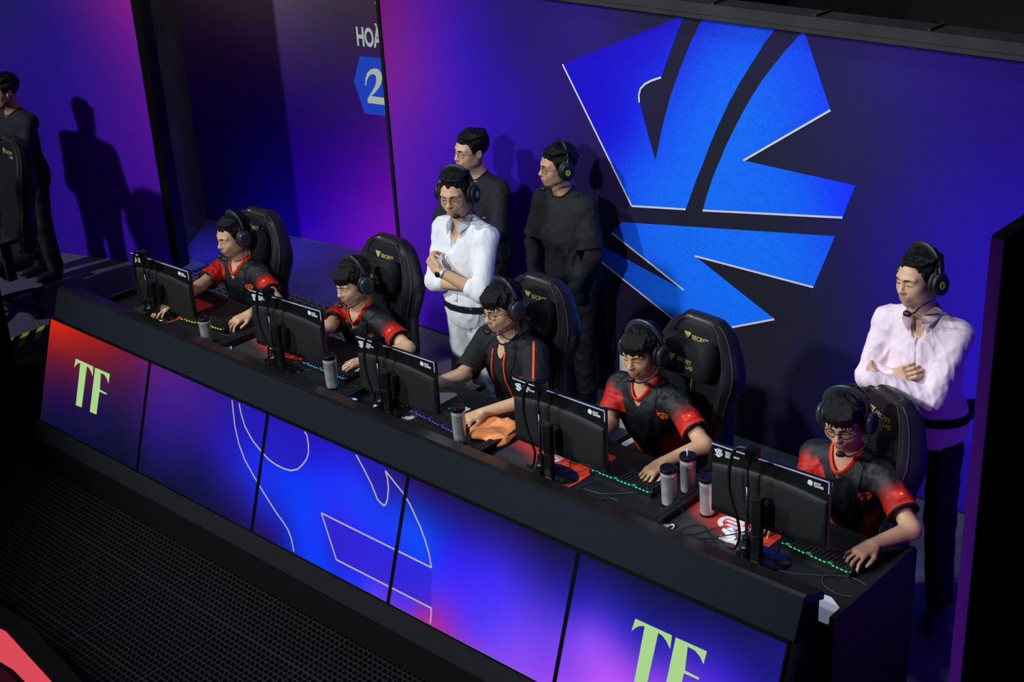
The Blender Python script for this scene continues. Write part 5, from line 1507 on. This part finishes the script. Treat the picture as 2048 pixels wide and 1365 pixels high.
# monitors
lblF = None
def monitor(cx, cy, ztop, yaw, label):
    t = thing('monitor', label, 'monitor', (cx, cy, .752), math.radians(yaw), 'monitors on the player desks, seen from behind')
    zt = ztop - .752; zb = zt - .328; W_ = .278
    mb = MB(); mb.box((-W_, -.010, zb), (W_, .012, zt), None, .003); mb.build('display_housing', M['plastic'], t)
    mb = MB(); mb.box((-W_ + .008, .0122, zb + .014), (W_ - .008, .0132, zt - .008)); mb.build('display_panel', mat_panel, t)
    # bulged back cover with arched upper edge
    mb = MB(); n = 20; rows = []
    for j, (ins, dep) in enumerate(((0, -.010), (.002, -.016), (.010, -.021), (.03, -.023))):
        r = []
        for k in range(n + 1):
            x = -1 + 2 * k / n
            r.append((x * (W_ - .004 - ins), dep, zt - .066 - ins - .026 * x * x))
        for k in range(n + 1):
            x = 1 - 2 * k / n
            r.append((x * (W_ - .004 - ins), dep, zb + .030 + ins + (-0.012 * (1 - x * x))))
        rows.append([mb.bm.verts.new(p) for p in r])
    m_ = len(rows[0])
    for j in range(3):
        for k in range(m_): mb.bm.faces.new((rows[j][k], rows[j][(k + 1) % m_], rows[j + 1][(k + 1) % m_], rows[j + 1][k]))
    mb.bm.faces.new(rows[-1]); mb.build('back_cover', M['plastic_matte'], t, angle=35)
    mb = MB(); mb.box((-W_, -.0112, zt - .0035), (W_, -.008, zt + .0006)); mb.box((W_ - .004, -.0112, zt - .055), (W_ + .0004, -.008, zt + .0006)); mb.build('edge_glint', M['glint_white'], t)  # pale strips painting the glint along the top and right bevel
    F = frame((-W_, -.0105, zt), (1, 0, 0), (0, 0, 1))
    # emblem and words at the left, fist and words at the right
    mk = [[((x + 4.5) * .022, (z - 1.5) * .022) for x, z in pl] for pl in LOGO]
    o_ = [flat_print('a', [pl], F @ Matrix.Translation((.036, -.036, .001)), M['white_print'], t) for pl in mk]
    merged(o_, 'emblem_print')
    text_print('words_print', 'VIETNAM\nCHAMPIONSHIP\nSERIES', .0118, F @ Matrix.Translation((.068, -.025, .001)), M['white_print'], t, bold=.0004, sx=.82, line=.85)
    x0 = 2 * W_ - .098
    fist = [(0, .006), (.003, .020), (.012, .024), (.024, .019), (.024, .004), (.019, .001), (.019, -.004), (.012, .000), (.004, .001)]
    flat_print('fist_print', [fist], F @ Matrix.Translation((x0, -.040, .001)), M['white_print'], t)
    text_print('words_print', 'RIOT\nGAMES', .0148, F @ Matrix.Translation((x0 + .029, -.030, .001)), M['white_print'], t, bold=.0006, sx=.95, line=.8)
    # stand
    mb = MB(); mb.box((-.040, -.075, zt * .36), (.030, -.032, zt * .62), None, .012); mb.build('mount_hub', M['plastic_matte'], t)
    mb = MB(); mb.box((-.024, -.100, .008), (.020, -.068, zt * .70), None, .005); mb.build('stand_column', M['plastic'], t)
    mb = MB(); mb.lathe([(.125, 0), (.127, .004), (.122, .008), (.02, .010)], 40, Matrix.Translation((.01, -.055, 0)) @ Matrix.Diagonal((1, .62, 1, 1))); mb.build('stand_base', M['plastic_gloss'], t, angle=40)
    mb = MB(); mb.tube(smoothpath([(.08, -.03, zb + .04), (.085, -.038, zb - .01), (.06, -.045, .03), (-.02, -.04, .012), (-.10, -.03, .006)], 6), .003, 6); mb.build('power_cable', M['cable'], t, True)
    return t
M['glint_white'] = mat('glint_white', (196, 200, 225), .3)  # pale colour of the painted edge glint on the monitors
mat_panel = mat('display_panel', (6, 6, 8), .25, emit=(70, 110, 190), emit_s=.5)
mons = [(-7.064, 4.42, 1.082, 2, 'black monitor on the far left desk, seen from behind'), (-5.887, 4.42, 1.128, 4, 'black monitor on the second desk from the left, seen from behind'),
        (-5.022, 4.42, 1.075, 2, 'black monitor on the middle desk, in front of the hooded player'), (-3.924, 4.42, 1.152, 0, 'black monitor on the fourth desk from the left, beside three tumblers'),
        (-2.785, 4.42, 1.187, 1.5, 'black monitor on the near right desk, seen from behind')]
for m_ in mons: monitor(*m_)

# camera rods with gooseneck cables
def camera_rod(cx, ztop, label):
    x0, y0 = cx - .052, 4.335
    t = thing('camera_stand', label, 'camera stand', (x0, y0, .752), 0, 'small camera stands strapped to the monitor columns')
    h = ztop + .055 - .752
    mb = MB(); mb.lathe([(.026, 0), (.027, .05), (.020, .058), (.017, .095), (.008, .10)], 16, None); mb.build('clamp_base', M['plastic'], t, angle=40)
    mb = MB(); mb.tube([(0, 0, .09), (0, 0, h * .72)], .0065, 12); mb.build('lower_rod', M['silver_dark'], t, True)
    mb = MB(); mb.tube([(0, 0, h * .70), (0, 0, h - .01)], .0042, 10); mb.lathe([(.0085, h * .69), (.0085, h * .72)], 12); mb.build('upper_rod', M['plastic'], t, angle=40)
    mb = MB(); mb.box((-.004, -.022, h - .012), (.048, .022, h + .032), None, .004); cmb = mb.build('camera_body', M['plastic_gloss'], t)
    mb = MB(); mb.lathe([(.011, -.004), (.012, .012), (.008, .014)], 16, Matrix.Translation((.024, .024, h + .010)) @ Matrix.Rotation(-PI / 2, 4, 'X')); mb.build('lens_barrel', M['bezel'], cmb, angle=40)
    mb = MB(); mb.box((-.010, -.010, h - .050), (.012, .010, h - .010), None, .003); mb.build('ball_head', M['plastic'], t)
    mb = MB(); mb.tube(smoothpath([(.002, 0, h + .018), (-.030, -.004, h + .022), (-.060, -.010, h - .002), (-.078, -.014, h - .07), (-.080, -.016, h - .16), (-.064, -.014, h - .24), (-.040, -.012, h - .31), (-.026, -.012, .10), (-.045, -.01, .03), (-.085, -.005, .012)], 8), [.0075 if k < 30 else .0062 for k in range(73)], 10)
    mb.build('gooseneck_cable', M['cable'], t, True)
    mb = MB(); mb.lathe([(.0080, 0), (.0092, .002), (.0092, .020), (.0080, .022)], 12, Matrix.Translation((.0, 0, h + .018)) @ Matrix.Rotation(-PI / 2, 4, 'Y')); mb.build('cable_plug', M['silver'], t, angle=40)
    for zz in (.12, h * .60):
        mb = MB(); pts = [( -.010 + (.066) * (k % 2), -.01, zz) for k in range(0)]
        mb.tube([(-.009, -.009, zz), (.030, -.017, zz), (.073, -.017, zz), (.076, .010, zz), (.030, .012, zz), (-.009, .008, zz), (-.009, -.009, zz)], .0016, 6); mb.build('cable_tie', M['cable'], t, True)
M['silver_dark'] = mat('silver_dark', (96, 98, 106), .3, metal=.9)
for (cx, cy, zt, yw, lb), nm in zip(mons, ('far left', 'second', 'middle', 'fourth', 'near right')):
    camera_rod(cx, zt, 'thin camera stand with looping gooseneck cable at the %s monitor' % nm)

# keyboards
def keyboard(cx, cy, yaw, col, label, first):
    t = thing('keyboard', label, 'keyboard', (cx, cy, .752), math.radians(yaw), 'backlit keyboards on the desks')
    mb = MB(); mb.prism([(-.066, 0), (.066, 0), (.066, .016), (-.066, .026)], -.18, .18); mb.build('keyboard_case', M['plastic'], t)
    glow = mat('key_glow_' + first, (8, 8, 8), .5, emit=col, emit_s=1.6)
    mb = MB(); mb.poly([(-.172, -.0625, .0275), (.172, -.0625, .0275), (.172, -.044, .0262), (-.172, -.044, .0262)])
    mb.build('backlight', mat('key_backlight_' + first, (8, 8, 8), .5, emit=col, emit_s=.35), t)
    return t, glow
KEYM = {}
def add_keys(t, glow):
    cap0 = None; led0 = None
    for r in range(6):
        n = 16; y = -.055 + r * .0205 + (.002 if r else 0)
        for k in range(n):
            if r == 0 and k in (1, 6, 11): continue
            x = -.169 + .338 * (k + .5) / n
            if r == 5 and 5 <= k <= 9:
                if k != 7: continue
            z = .0262 - (y + .066) * .0758
            if r == 5 and k == 7:
                mb = MB(); mb.box((-.05, -.0085, 0), (.05, .0085, .009), None, .002); o = mb.build('space_bar', M['key'], t); o.location = (x, y, z); continue
            if cap0 is None:
                mb = MB(); A_ = [(-.0092, -.0088), (.0092, -.0088), (.0092, .0088), (-.0092, .0088)]; B_ = [(p * .78, q * .78) for p, q in A_]
                va = [mb.bm.verts.new((p, q, 0)) for p, q in A_]; vb = [mb.bm.verts.new((p, q, .0095)) for p, q in B_]
                for i in range(4): mb.bm.faces.new((va[i], va[(i + 1) % 4], vb[(i + 1) % 4], vb[i]))
                mb.bm.faces.new(vb); mb.bm.faces.new(va[::-1])
                cap0 = mb.build('keycap', M['key'], t); cap0.location = (x, y, z); o = cap0
            else:
                o = cap0.copy(); COL.objects.link(o); o.parent = t; o.location = (x, y, z)
            if r == 0 or (k >= 13 and (r + k) % 3 == 0):
                if led0 is None:
                    mb = MB(); mb.box((-.0055, -.0102, .0005), (.0055, -.0092, .0048)); led0 = mb.build('key_light', glow, o)
                else:
                    l = led0.copy(); COL.objects.link(l); l.parent = o; l.data = KEYM.setdefault(glow.name, led0.data)
M['key'] = mat('key', (26, 26, 29), .5)
for cx, cy, yw, col, lb, nm in ((-6.70, 4.455, 9, (190, 230, 40), 'black keyboard with yellow green lights under the far left player hand', 'a'), (-5.62, 4.475, 0, (40, 190, 235), 'black keyboard with cyan lights on the second desk from the left', 'b'),
                                (-4.72, 4.415, -6, (96, 70, 250), 'black keyboard with violet lights on the middle desk', 'c'), (-3.61, 4.525, 0, (30, 225, 180), 'black keyboard with teal lights on the fourth desk', 'd'),
                                (-2.585, 4.525, -4, (40, 220, 120), 'black keyboard with green lights on the near right desk', 'e')):
    t, gl = keyboard(cx, cy, yw, col, lb, nm); add_keys(t, gl)
# computer mice
for i, (x, y, z) in enumerate([(-7.055, 4.375, .757), (-6.03, 4.515, .757), (-4.985, 4.545, .757), (-3.915, 4.57, .757), (-2.885, 4.545, .757)]):
    t = thing('computer_mouse', 'small black mouse under the right hand of the player at the %s desk' % ['far left', 'second', 'middle', 'fourth', 'near right'][i], 'mouse', (x, y, z), 0, 'computer mice on the mousepads')
    S = Sdf(); S.ell((0, 0, .008), (.031, .060, .024), .004); S.rbox((0, 0, -.05), (.1, .1, .05), .001, .002, 's')
    link(S.mesh('shell', .004), 'shell', t, M['plastic'])
    mb = MB(); mb.lathe([(.008, -.004), (.009, 0), (.008, .004)], 12, Matrix.Translation((0, -.035, .024)) @ Matrix.Rotation(PI / 2, 4, 'Y')); mb.build('scroll_wheel', M['cable'], t, True)

# tumblers
M['clear'] = mat('clear', (230, 235, 240), .08, coat=.5)
_c = M['clear'].node_tree.nodes['Principled BSDF']; _c.inputs['Transmission Weight'].default_value = 1.0; _c.inputs['IOR'].default_value = 1.08; _c.inputs['Alpha'].default_value = .35
def tumbler(x, y, z, h, r, label, straw=False):
    t = thing('tumbler', label, 'tumbler', (x, y, z), random.uniform(0, 6), 'steel travel tumblers on the desks')
    mb = MB(); mb.lathe([(r * .80, .004), (r * .82, .010), (r * .93, h * .80), (r * .95, h * .805), (r * .94, h * .815), (r * .97, h * .90), (r * .90, h * .905)], 32); mb.build('steel_body', M['steel'], t, angle=40)
    mb = MB(); mb.lathe([(r * .84, 0), (r * .86, .002), (r * .86, .011), (r * .80, .012)], 32); mb.build('base_ring', M['bezel'], t, angle=40)
    mb = MB(); mb.lathe([(r * 1.0, h * .90), (r * 1.02, h * .905), (r * 1.02, h * .97), (r * .98, h * .985), (r * .80, h * .985), (r * .78, h * .972), (r * .1, h * .968)], 32)
    lid = mb.build('lid', M['plastic'], t, angle=40)
    mb = MB(); mb.box((-r * .30, r * .30, h * .968), (r * .30, r * .62, h * .99), None, .002); mb.build('sip_flap', M['plastic_gloss'], lid)
    mb = MB(); mb.lathe([(r * .985, h * .885), (r * 1.0, h * .89), (r * 1.0, h * .90), (r * .985, h * .902)], 32); mb.build('rim', M['silver'], t, angle=40)
    if straw:
        mb = MB(); mb.tube([(0, 0, h * .90), (.006, 0, h * 1.14)], .0032, 8); mb.build('straw', M['white_print'], t, True)
tumbler(-6.494, 4.285, .752, .165, .036, 'short steel tumbler on the far left desk beside the keyboard')
tumbler(-5.46, 4.335, .752, .200, .038, 'steel tumbler with black lid on the second desk from the left')
tumbler(-4.487, 4.312, .752, .205, .037, 'steel tumbler with black lid on the middle desk by the orange towel')
tumbler(-3.338, 4.470, .752, .195, .039, 'leftmost of three steel tumblers near the fourth player hand')
tumbler(-3.335, 4.610, .752, .195, .039, 'steel tumbler with a white straw behind the other two', True)
tumbler(-3.150, 4.500, .757, .195, .039, 'steel tumbler standing on the orange red mousepad of the nearest desk')

# towel, tissue, papers, small things, cables
S = Sdf(); rr = random.Random(3)
for k in range(13):
    S.ell((rr.uniform(-.10, .10), rr.uniform(-.08, .08), .012 + rr.uniform(0, .018)), (rr.uniform(.04, .07), rr.uniform(.03, .06), rr.uniform(.014, .026)), .02)
S.rbox((0, 0, -.05), (.3, .3, .051), .001, .004, 's'); S.disp = cloth_disp(.010, 38, seed=2, stretch=(1, 1, 1))
o = link(S.mesh('towel', .004), 'towel', None, M['towel']); o.location = (-4.405, 4.485, .752); tag(o, 'crumpled orange towel on the middle desk left of a monitor', 'towel')
S = Sdf(); rr = random.Random(8)
for k in range(9):
    a = rr.uniform(0, 6); S.cone((rr.uniform(-.04, .04), rr.uniform(-.06, .06), .006), (rr.uniform(-.045, .045), rr.uniform(-.07, .07), rr.uniform(.01, .035)), .016, .008, .006)
S.rbox((0, 0, -.05), (.3, .3, .051), .001, .002, 's'); S.disp = cloth_disp(.006, 60, seed=4, stretch=(1, 1, 1))
o = link(S.mesh('tissue', .0028), 'tissue', None, M['paper']); o.location = (-2.955, 4.425, .757); tag(o, 'crumpled white tissue on the orange red mousepad', 'tissue')
def card(name, pts, z, th, m, label, cat):
    mb = MB(); cx = sum(p[0] for p in pts) / len(pts); cy = sum(p[1] for p in pts) / len(pts)
    mb.prism([(p[0] - cx, p[1] - cy) for p in pts], 0, th, axis=2); o = mb.build(name, m); o.location = (cx, cy, z); tag(o, label, cat); return o
card('note_card', [(-4.79, 4.53), (-4.70, 4.545), (-4.69, 4.60), (-4.775, 4.605)], .7525, .003, M['paper'], 'small white card lying by the hooded player hand', 'card')
mb = MB(); mb.poly([(-.085, -.10, 0), (.046, -.10, 0), (.046, .012, 0), (-.070, -.01, .001)]); mb.poly([(-.070, -.01, .001), (.046, .012, 0), (-.030, .060, .006), (-.060, .058, .007)])
bmesh.ops.remove_doubles(mb.bm, verts=mb.bm.verts, dist=.001); bmesh.ops.solidify(mb.bm, geom=mb.bm.faces[:], thickness=.0008)
o = mb.build('paper_sheet', M['paper']); o.location = (-2.368, 4.225, .7535); tag(o, 'folded white paper sheet at the near right end of the desk', 'paper')
def small_clip(x, y, label):
    t = thing('cable_clip', label, 'cable clip', (x, y, .752), .4, 'white cable clips behind the console ledge')
    mb = MB(); mb.box((-.022, -.012, 0), (.012, .012, .009), None, .003); mb.build('clip_body', M['white_print'], t)
    mb = MB(); mb.tube(smoothpath([(.010, 0, .006), (.028, .008, .012), (.038, -.004, .010), (.030, -.016, .004)], 5), .0035, 8); mb.build('loop', M['white_print'], t, True)
small_clip(-6.335, 4.30, 'white cable clip near the far left tumbler'); small_clip(-3.235, 4.31, 'white cable clip below the three tumblers'); small_clip(-5.10, 4.33, 'white cable clip below the middle monitor')
t = thing('usb_hub', 'tiny black hub with a blue light beside the second tumbler', 'usb hub', (-5.245, 4.30, .752))
mb = MB(); mb.box((-.03, -.014, 0), (.03, .014, .012), None, .003); mb.build('hub_case', M['plastic'], t)
mb = MB(); mb.box((-.024, -.011, .012), (.012, .009, .0128)); mb.build('status_light', mat('blue_led', (10, 10, 20), .4, emit=(90, 150, 255), emit_s=2.2), t)
def cable(pts, label, r=.0022, m='cable_grey', grp='loose cables on the desks'):
    p = smoothpath(pts, 8); c0 = p[0]
    mb = MB(); mb.tube([q - c0 for q in p], r, 6); o = mb.build('cable', M[m], None, True); o.location = c0; tag(o, label, 'cable', grp)
Z_ = .7555
cable([(-2.47, 4.458, Z_ + .01), (-2.500, 4.40, Z_), (-2.470, 4.345, Z_), (-2.385, 4.325, Z_), (-2.315, 4.365, Z_), (-2.325, 4.44, Z_), (-2.42, 4.45, Z_ + .004), (-2.53, 4.385, Z_), (-2.62, 4.335, Z_), (-2.70, 4.32, Z_)], 'thin cable looping beside the green lit keyboard')
cable([(-3.70, 4.455, Z_ + .006), (-3.745, 4.36, Z_), (-3.74, 4.29, Z_), (-3.80, 4.24, Z_)], 'thin cable behind the teal lit keyboard')
cable([(-3.50, 4.455, Z_ + .006), (-3.62, 4.36, Z_), (-3.73, 4.33, Z_), (-3.70, 4.25, Z_)], 'thin cable running left of the teal lit keyboard')
cable([(-3.62, 4.26, Z_), (-3.585, 4.34, Z_), (-3.53, 4.345, Z_), (-3.50, 4.28, Z_), (-3.53, 4.22, Z_)], 'small cable loop on the fourth desk')
cable([(-3.21, 4.24, Z_ + .006), (-3.10, 4.32, Z_ + .006), (-3.04, 4.43, Z_ + .009), (-2.98, 4.40, Z_ + .012), (-3.06, 4.31, Z_ + .010), (-3.16, 4.30, Z_ + .008), (-3.12, 4.40, Z_ + .008), (-3.03, 4.35, Z_ + .012), (-2.96, 4.30, Z_ + .01)], 'tangled thin cable on the orange red mousepad', .0018, 'cable')
cable([(-3.13, 4.22, Z_ + .004), (-3.0, 4.33, Z_ + .025), (-2.88, 4.40, Z_ + .07), (-2.85, 4.37, Z_ + .14)], 'cable rising from the nearest desk to its camera stand', .003, 'cable')
cable([(-3.262, 4.26, Z_), (-3.285 + .03, 4.37, Z_ + .05), (-3.22, 4.41, Z_ + .035), (-3.19, 4.30, Z_)], 'cable arching over the white clip below the tumblers', .0018, 'cable')
cable([(-6.55, 4.40, Z_), (-6.44, 4.42, Z_), (-6.36 - .03, 4.37, Z_), (-6.385, 4.29, Z_)], 'thin cable beside the far left tumbler')
cable([(-5.79, 4.35, Z_), (-5.66, 4.45, Z_), (-5.55, 4.44, Z_ + .004)], 'thin pale cable left of the second tumbler')
cable([(-5.40, 4.40, Z_), (-5.34, 4.45, Z_), (-5.30 - .01, 4.50, Z_)], 'thin pale cable right of the second tumbler')
cable([(-6.30, 4.29, Z_), (-6.15, 4.30, Z_ + .008), (-6.02, 4.32, Z_ + .008), (-5.95, 4.27, Z_ + .008)], 'cables lying on the second mousepad', .0022, 'cable')
cable([(-5.06, 4.28, Z_), (-4.93, 4.33, Z_), (-4.85, 4.37, Z_), (-4.82, 4.36, Z_ + .006)], 'thin pale cable in front of the grey mousepad')
# white board leaning behind the fourth seat
mb = MB(); m4 = Matrix.Rotation(math.radians(-2), 4, 'X'); mb.box((-.10, -.006, 0), (.10, .006, .945), m4, .003)
o = mb.build('white_board', M['pad_grey']); o.location = (-4.185, 5.29, 0.002); o.rotation_euler = (0, 0, 0); tag(o, 'pale board leaning behind the fourth player from the left', 'board')

# ------------------------------------------------------------------ gaming chairs
def gaming_chair(loc, rz, label, dz=0.0, pillow=True, pz=0.0, group='gaming chairs behind the desks', rec=9):
    t = thing('gaming_chair', label, 'chair', loc, rz, group)
    # backrest profile (half width, height above seat pivot)
    prof = [(.150, .00), (.210, .06), (.240, .14), (.246, .24), (.226, .34), (.220, .42), (.244, .49), (.266, .56), (.268, .62), (.246, .68), (.215, .74), (.186, .79), (.160, .825), (.120, .852)]
    B = Matrix.Translation((0, .235, .43 + dz)) @ Matrix.Rotation(math.radians(-rec), 4, 'X')
    zs = np.linspace(0, .852, 40)
    pw = np.interp(zs, [p[1] for p in prof], [p[0] for p in prof])
    mb = MB(); rows = []
    for z, w_ in zip(zs, pw):
        tt = z / .852
        wing = .050 * math.exp(-((tt - .66) / .17) ** 2) + .045 * math.exp(-((tt - .25) / .16) ** 2)
        edge_round = .012 * max(0, (tt - .93) / .07) ** 2
        fr = [(0.0, -.048 + edge_round), (.45, -.050 + edge_round), (.66, -.052 + edge_round), (.76, -.062 - wing * .6 + edge_round), (.87, -.066 - wing + edge_round), (.96, -.050 - wing * .85 + edge_round), (1.0, -.020 - wing * .3)]
        bk = [(1.0, .010), (.93, .040 - edge_round), (.6, .052 - edge_round), (0, .056 - edge_round)]
        half = fr + bk
        ring = [(x * w_, y) for x, y in half] + [(-x * w_, y) for x, y in half[::-1][1:-1]]
        rows.append([mb.bm.verts.new(B @ Vector((x, y, z))) for x, y in ring])
    n = len(rows[0])
    for a, b in zip(rows[:-1], rows[1:]):
        for k in range(n): mb.bm.faces.new((a[k], a[(k + 1) % n], b[(k + 1) % n], b[k]))
    top = [mb.bm.verts.new(B @ Vector((v[0] * .9, v[1] * .45, .868))) for v in [(x * pw[-1], y) for x, y in half] + [(-x * pw[-1], y) for x, y in half[::-1][1:-1]]]
    for k in range(n): mb.bm.faces.new((rows[-1][k], rows[-1][(k + 1) % n], top[(k + 1) % n], top[k]))
    mb.bm.faces.new(top); mb.bm.faces.new(rows[0][::-1])
    bk_ = mb.build('backrest', M['leather'], t, angle=50)
    # piping along the bolster ridges
    def ridge(fx, fy, z0=.02, z1=.845):
        R_, L_ = [], []
        for z in np.linspace(z0, z1, 30):
            w_ = np.interp(z, [p[1] for p in prof], [p[0] for p in prof]); tt = z / .852
            wing = .050 * math.exp(-((tt - .66) / .17) ** 2) + .045 * math.exp(-((tt - .25) / .16) ** 2)
            R_.append(B @ Vector((fx * w_, fy(wing), z))); L_.append(B @ Vector((-fx * w_, fy(wing), z)))
        return R_ + L_[::-1]
    mb = MB(); mb.tube(ridge(.735, lambda w: -.0605 - w * .5), .0042, 6, flat=.6); mb.build('piping', M['piping'], bk_, True)
    mb = MB(); mb.tube(ridge(.975, lambda w: -.046 - w * .78), .0042, 6, flat=.6); mb.build('piping', M['piping'], bk_, True)
    # head logo
    F = frame(tuple(B @ Vector((0, -.0515, .735))), (1, 0, 0), tuple((B.to_3x3() @ Vector((0, 0, 1)))))
    def logo(F, s, par):
        a = flat_print('logo_shield', [[(-.022 * s, .016 * s), (.022 * s, .016 * s), (0, -.030 * s)]], F @ Matrix.Translation((-.062 * s, .022 * s, .001)), M['gold'], par)
        w1 = text_print('logo_words', 'SECRET', .030 * s, F @ Matrix.Translation((-.036 * s, .008 * s, .001)), M['gold'], par, bold=.0006, sx=1.05)
        w2 = text_print('logo_words', 'LAB', .030 * s, F @ Matrix.Translation((.024 * s, -.020 * s, .001)), M['gold'], par, bold=.0006, sx=1.05)
    logo(F, 1.0, bk_)
    if pillow:
        S = Sdf(); C0 = B @ Vector((0, -.105, .655 + pz)); Rr = np.array(B.to_3x3().transposed())
        S.rbox(tuple(C0), (.150, .048, .092), .045, .02, 'u', R=Rr)
        for s_ in (-1, 1): S.ell(tuple(B @ Vector((s_ * .095, -.108, .673 + pz))), (.062, .052, .092), .04, 'u', R=Rr)
        S.ell(tuple(B @ Vector((0, -.13, .777 + pz))), (.075, .09, .026), .03, 's', R=Rr)
        p_ = link(S.mesh('headrest_pillow', .005), 'headrest_pillow', t, M['velour'])
        F2 = frame(tuple(B @ Vector((0, -.158, .640 + pz))), (1, 0, 0), tuple(B.to_3x3() @ Vector((0, 0, 1))))
        S2 = S
        for nm, me_, tr in (('logo_words', text_mesh('SECRET', .028, bold=.0006, sx=1.05), (-.030, .006)), ('logo_words', text_mesh('LAB', .028, bold=.0006, sx=1.05), (.028, -.020))):
            me_.transform(Matrix.Translation((tr[0], tr[1], 0))); wrap_mesh(me_, S2, F2, .0015, .03); link(me_, nm, p_, M['gold'])
        decal('logo_shield', [[(-.078, .034), (-.038, .034), (-.058, -.010)]], S2, F2, M['gold'], p_, .02, .0015, .03)
        mb = MB(); q = B @ Vector((.0, -.056, .475)); q2 = B @ Vector((0, -.056, .56 + pz)); mb.tube([q, q2], .010, 6, flat=.25); mb.build('strap_tab', M['gold'], p_)
    # seat
    S = Sdf(); S.rbox((0, -.02, .415 + dz), (.235, .255, .050), .04, .02); 
    for s_ in (-1, 1): S.cone((s_ * .215, -.24, .425 + dz), (s_ * .215, .18, .425 + dz), .058, .058, .03)
    link(S.mesh('seat', .012), 'seat', t, M['leather'])
    for s_ in (-1, 1):
        mb = MB(); mb.box((s_ * .30 - .020, -.02, .36 + dz), (s_ * .30 + .020, .05, .62 + dz), None, .008); mb.box((s_ * .25 - .05, -.02, .345 + dz), (s_ * .30 + .02, .05, .365 + dz)) if s_ > 0 else mb.box((s_ * .30 - .02, -.02, .345 + dz), (s_ * .25 + .05, .05, .365 + dz))
        am = mb.build('armrest', M['plastic_matte'], t)
        S = Sdf(); S.rbox((s_ * .30, -.01, .635 + dz), (.048, .125, .016), .014, .01); link(S.mesh('arm_pad', .007), 'arm_pad', am, M['plastic'])
        mb = MB(); mb.lathe([(.030, -.012), (.034, -.008), (.034, .008), (.030, .012)], 20, Matrix.Translation((s_ * .285, .235, .46 + dz)) @ Matrix.Rotation(PI / 2, 4, 'Y')); mb.build('recline_pivot', M['plastic'], t, angle=40)
    mb = MB(); mb.lathe([(.030, .085), (.030, .20), (.022, .21), (.022, .36 + dz)], 16); mb.build('gas_lift', M['plastic_gloss'], t, angle=40)
    mb = MB(); mb.box((-.11, -.12, .345 + dz), (.11, .12, .372 + dz), None, .006); mb.build('tilt_plate', M['plastic_matte'], t)
    leg0 = None
    for k in range(5):
        a = PI / 2 + k * 2 * PI / 5 + .2
        if leg0 is None:
            mb = MB(); mb.tube([(.02, 0, .105), (.17, 0, .095), (.325, 0, .075)], [.034, .028, .020], 8, flat=.7); leg0 = mb.build('base_leg', M['plastic_matte'], t, True)
            mb = MB(); mb.tube([(.32, 0, .080), (.32, 0, .045)], .009, 8)
            for s_ in (-1, 1): mb.lathe([(.024, -.009), (.029, -.006), (.029, .006), (.024, .009)], 16, Matrix.Translation((.335, s_ * .015, .030)) @ Matrix.Rotation(PI / 2, 4, 'X'))
            cas = mb.build('caster', M['cable'], leg0, angle=40); leg0.rotation_euler = (0, 0, a)
        else:
            l = leg0.copy(); COL.objects.link(l); l.parent = t; l.rotation_euler = (0, 0, a)
            c_ = cas.copy(); COL.objects.link(c_); c_.parent = l
    return t
gaming_chair((-7.01, 4.81, 0.001), math.radians(2), 'black gaming chair behind the far left player', -.090)
gaming_chair((-5.89, 4.86, 0.001), math.radians(-2), 'black gaming chair behind the player with the thick fringe', -.04)
gaming_chair((-4.755, 4.90, 0.001), math.radians(-1), 'black gaming chair behind the player in the hooded sweatshirt', -.03, True, .01)
gaming_chair((-3.755, 4.93, 0.001), math.radians(-5), 'black gaming chair behind the wavy haired fourth player', -.005, True, .01)
gaming_chair((-2.79, 4.83, 0.001), math.radians(-25), 'black gaming chair without pillow behind the player in round glasses', -.035, False)
gaming_chair((-9.66, 4.62, 0.001), math.radians(-4), 'black gaming chair cut off at the left frame edge', .00, False)
# dark end panel of the other team's desk at the left edge
mb = MB(); mb.prism([(3.20, -.118), (4.19, -.118), (4.19, .68), (4.15, .72), (3.20, .72)], -8.98, -8.70)
o = mb.build('desk_panel', M['console_black']); tag(o, 'black end panel of another desk at the far left edge', 'desk')
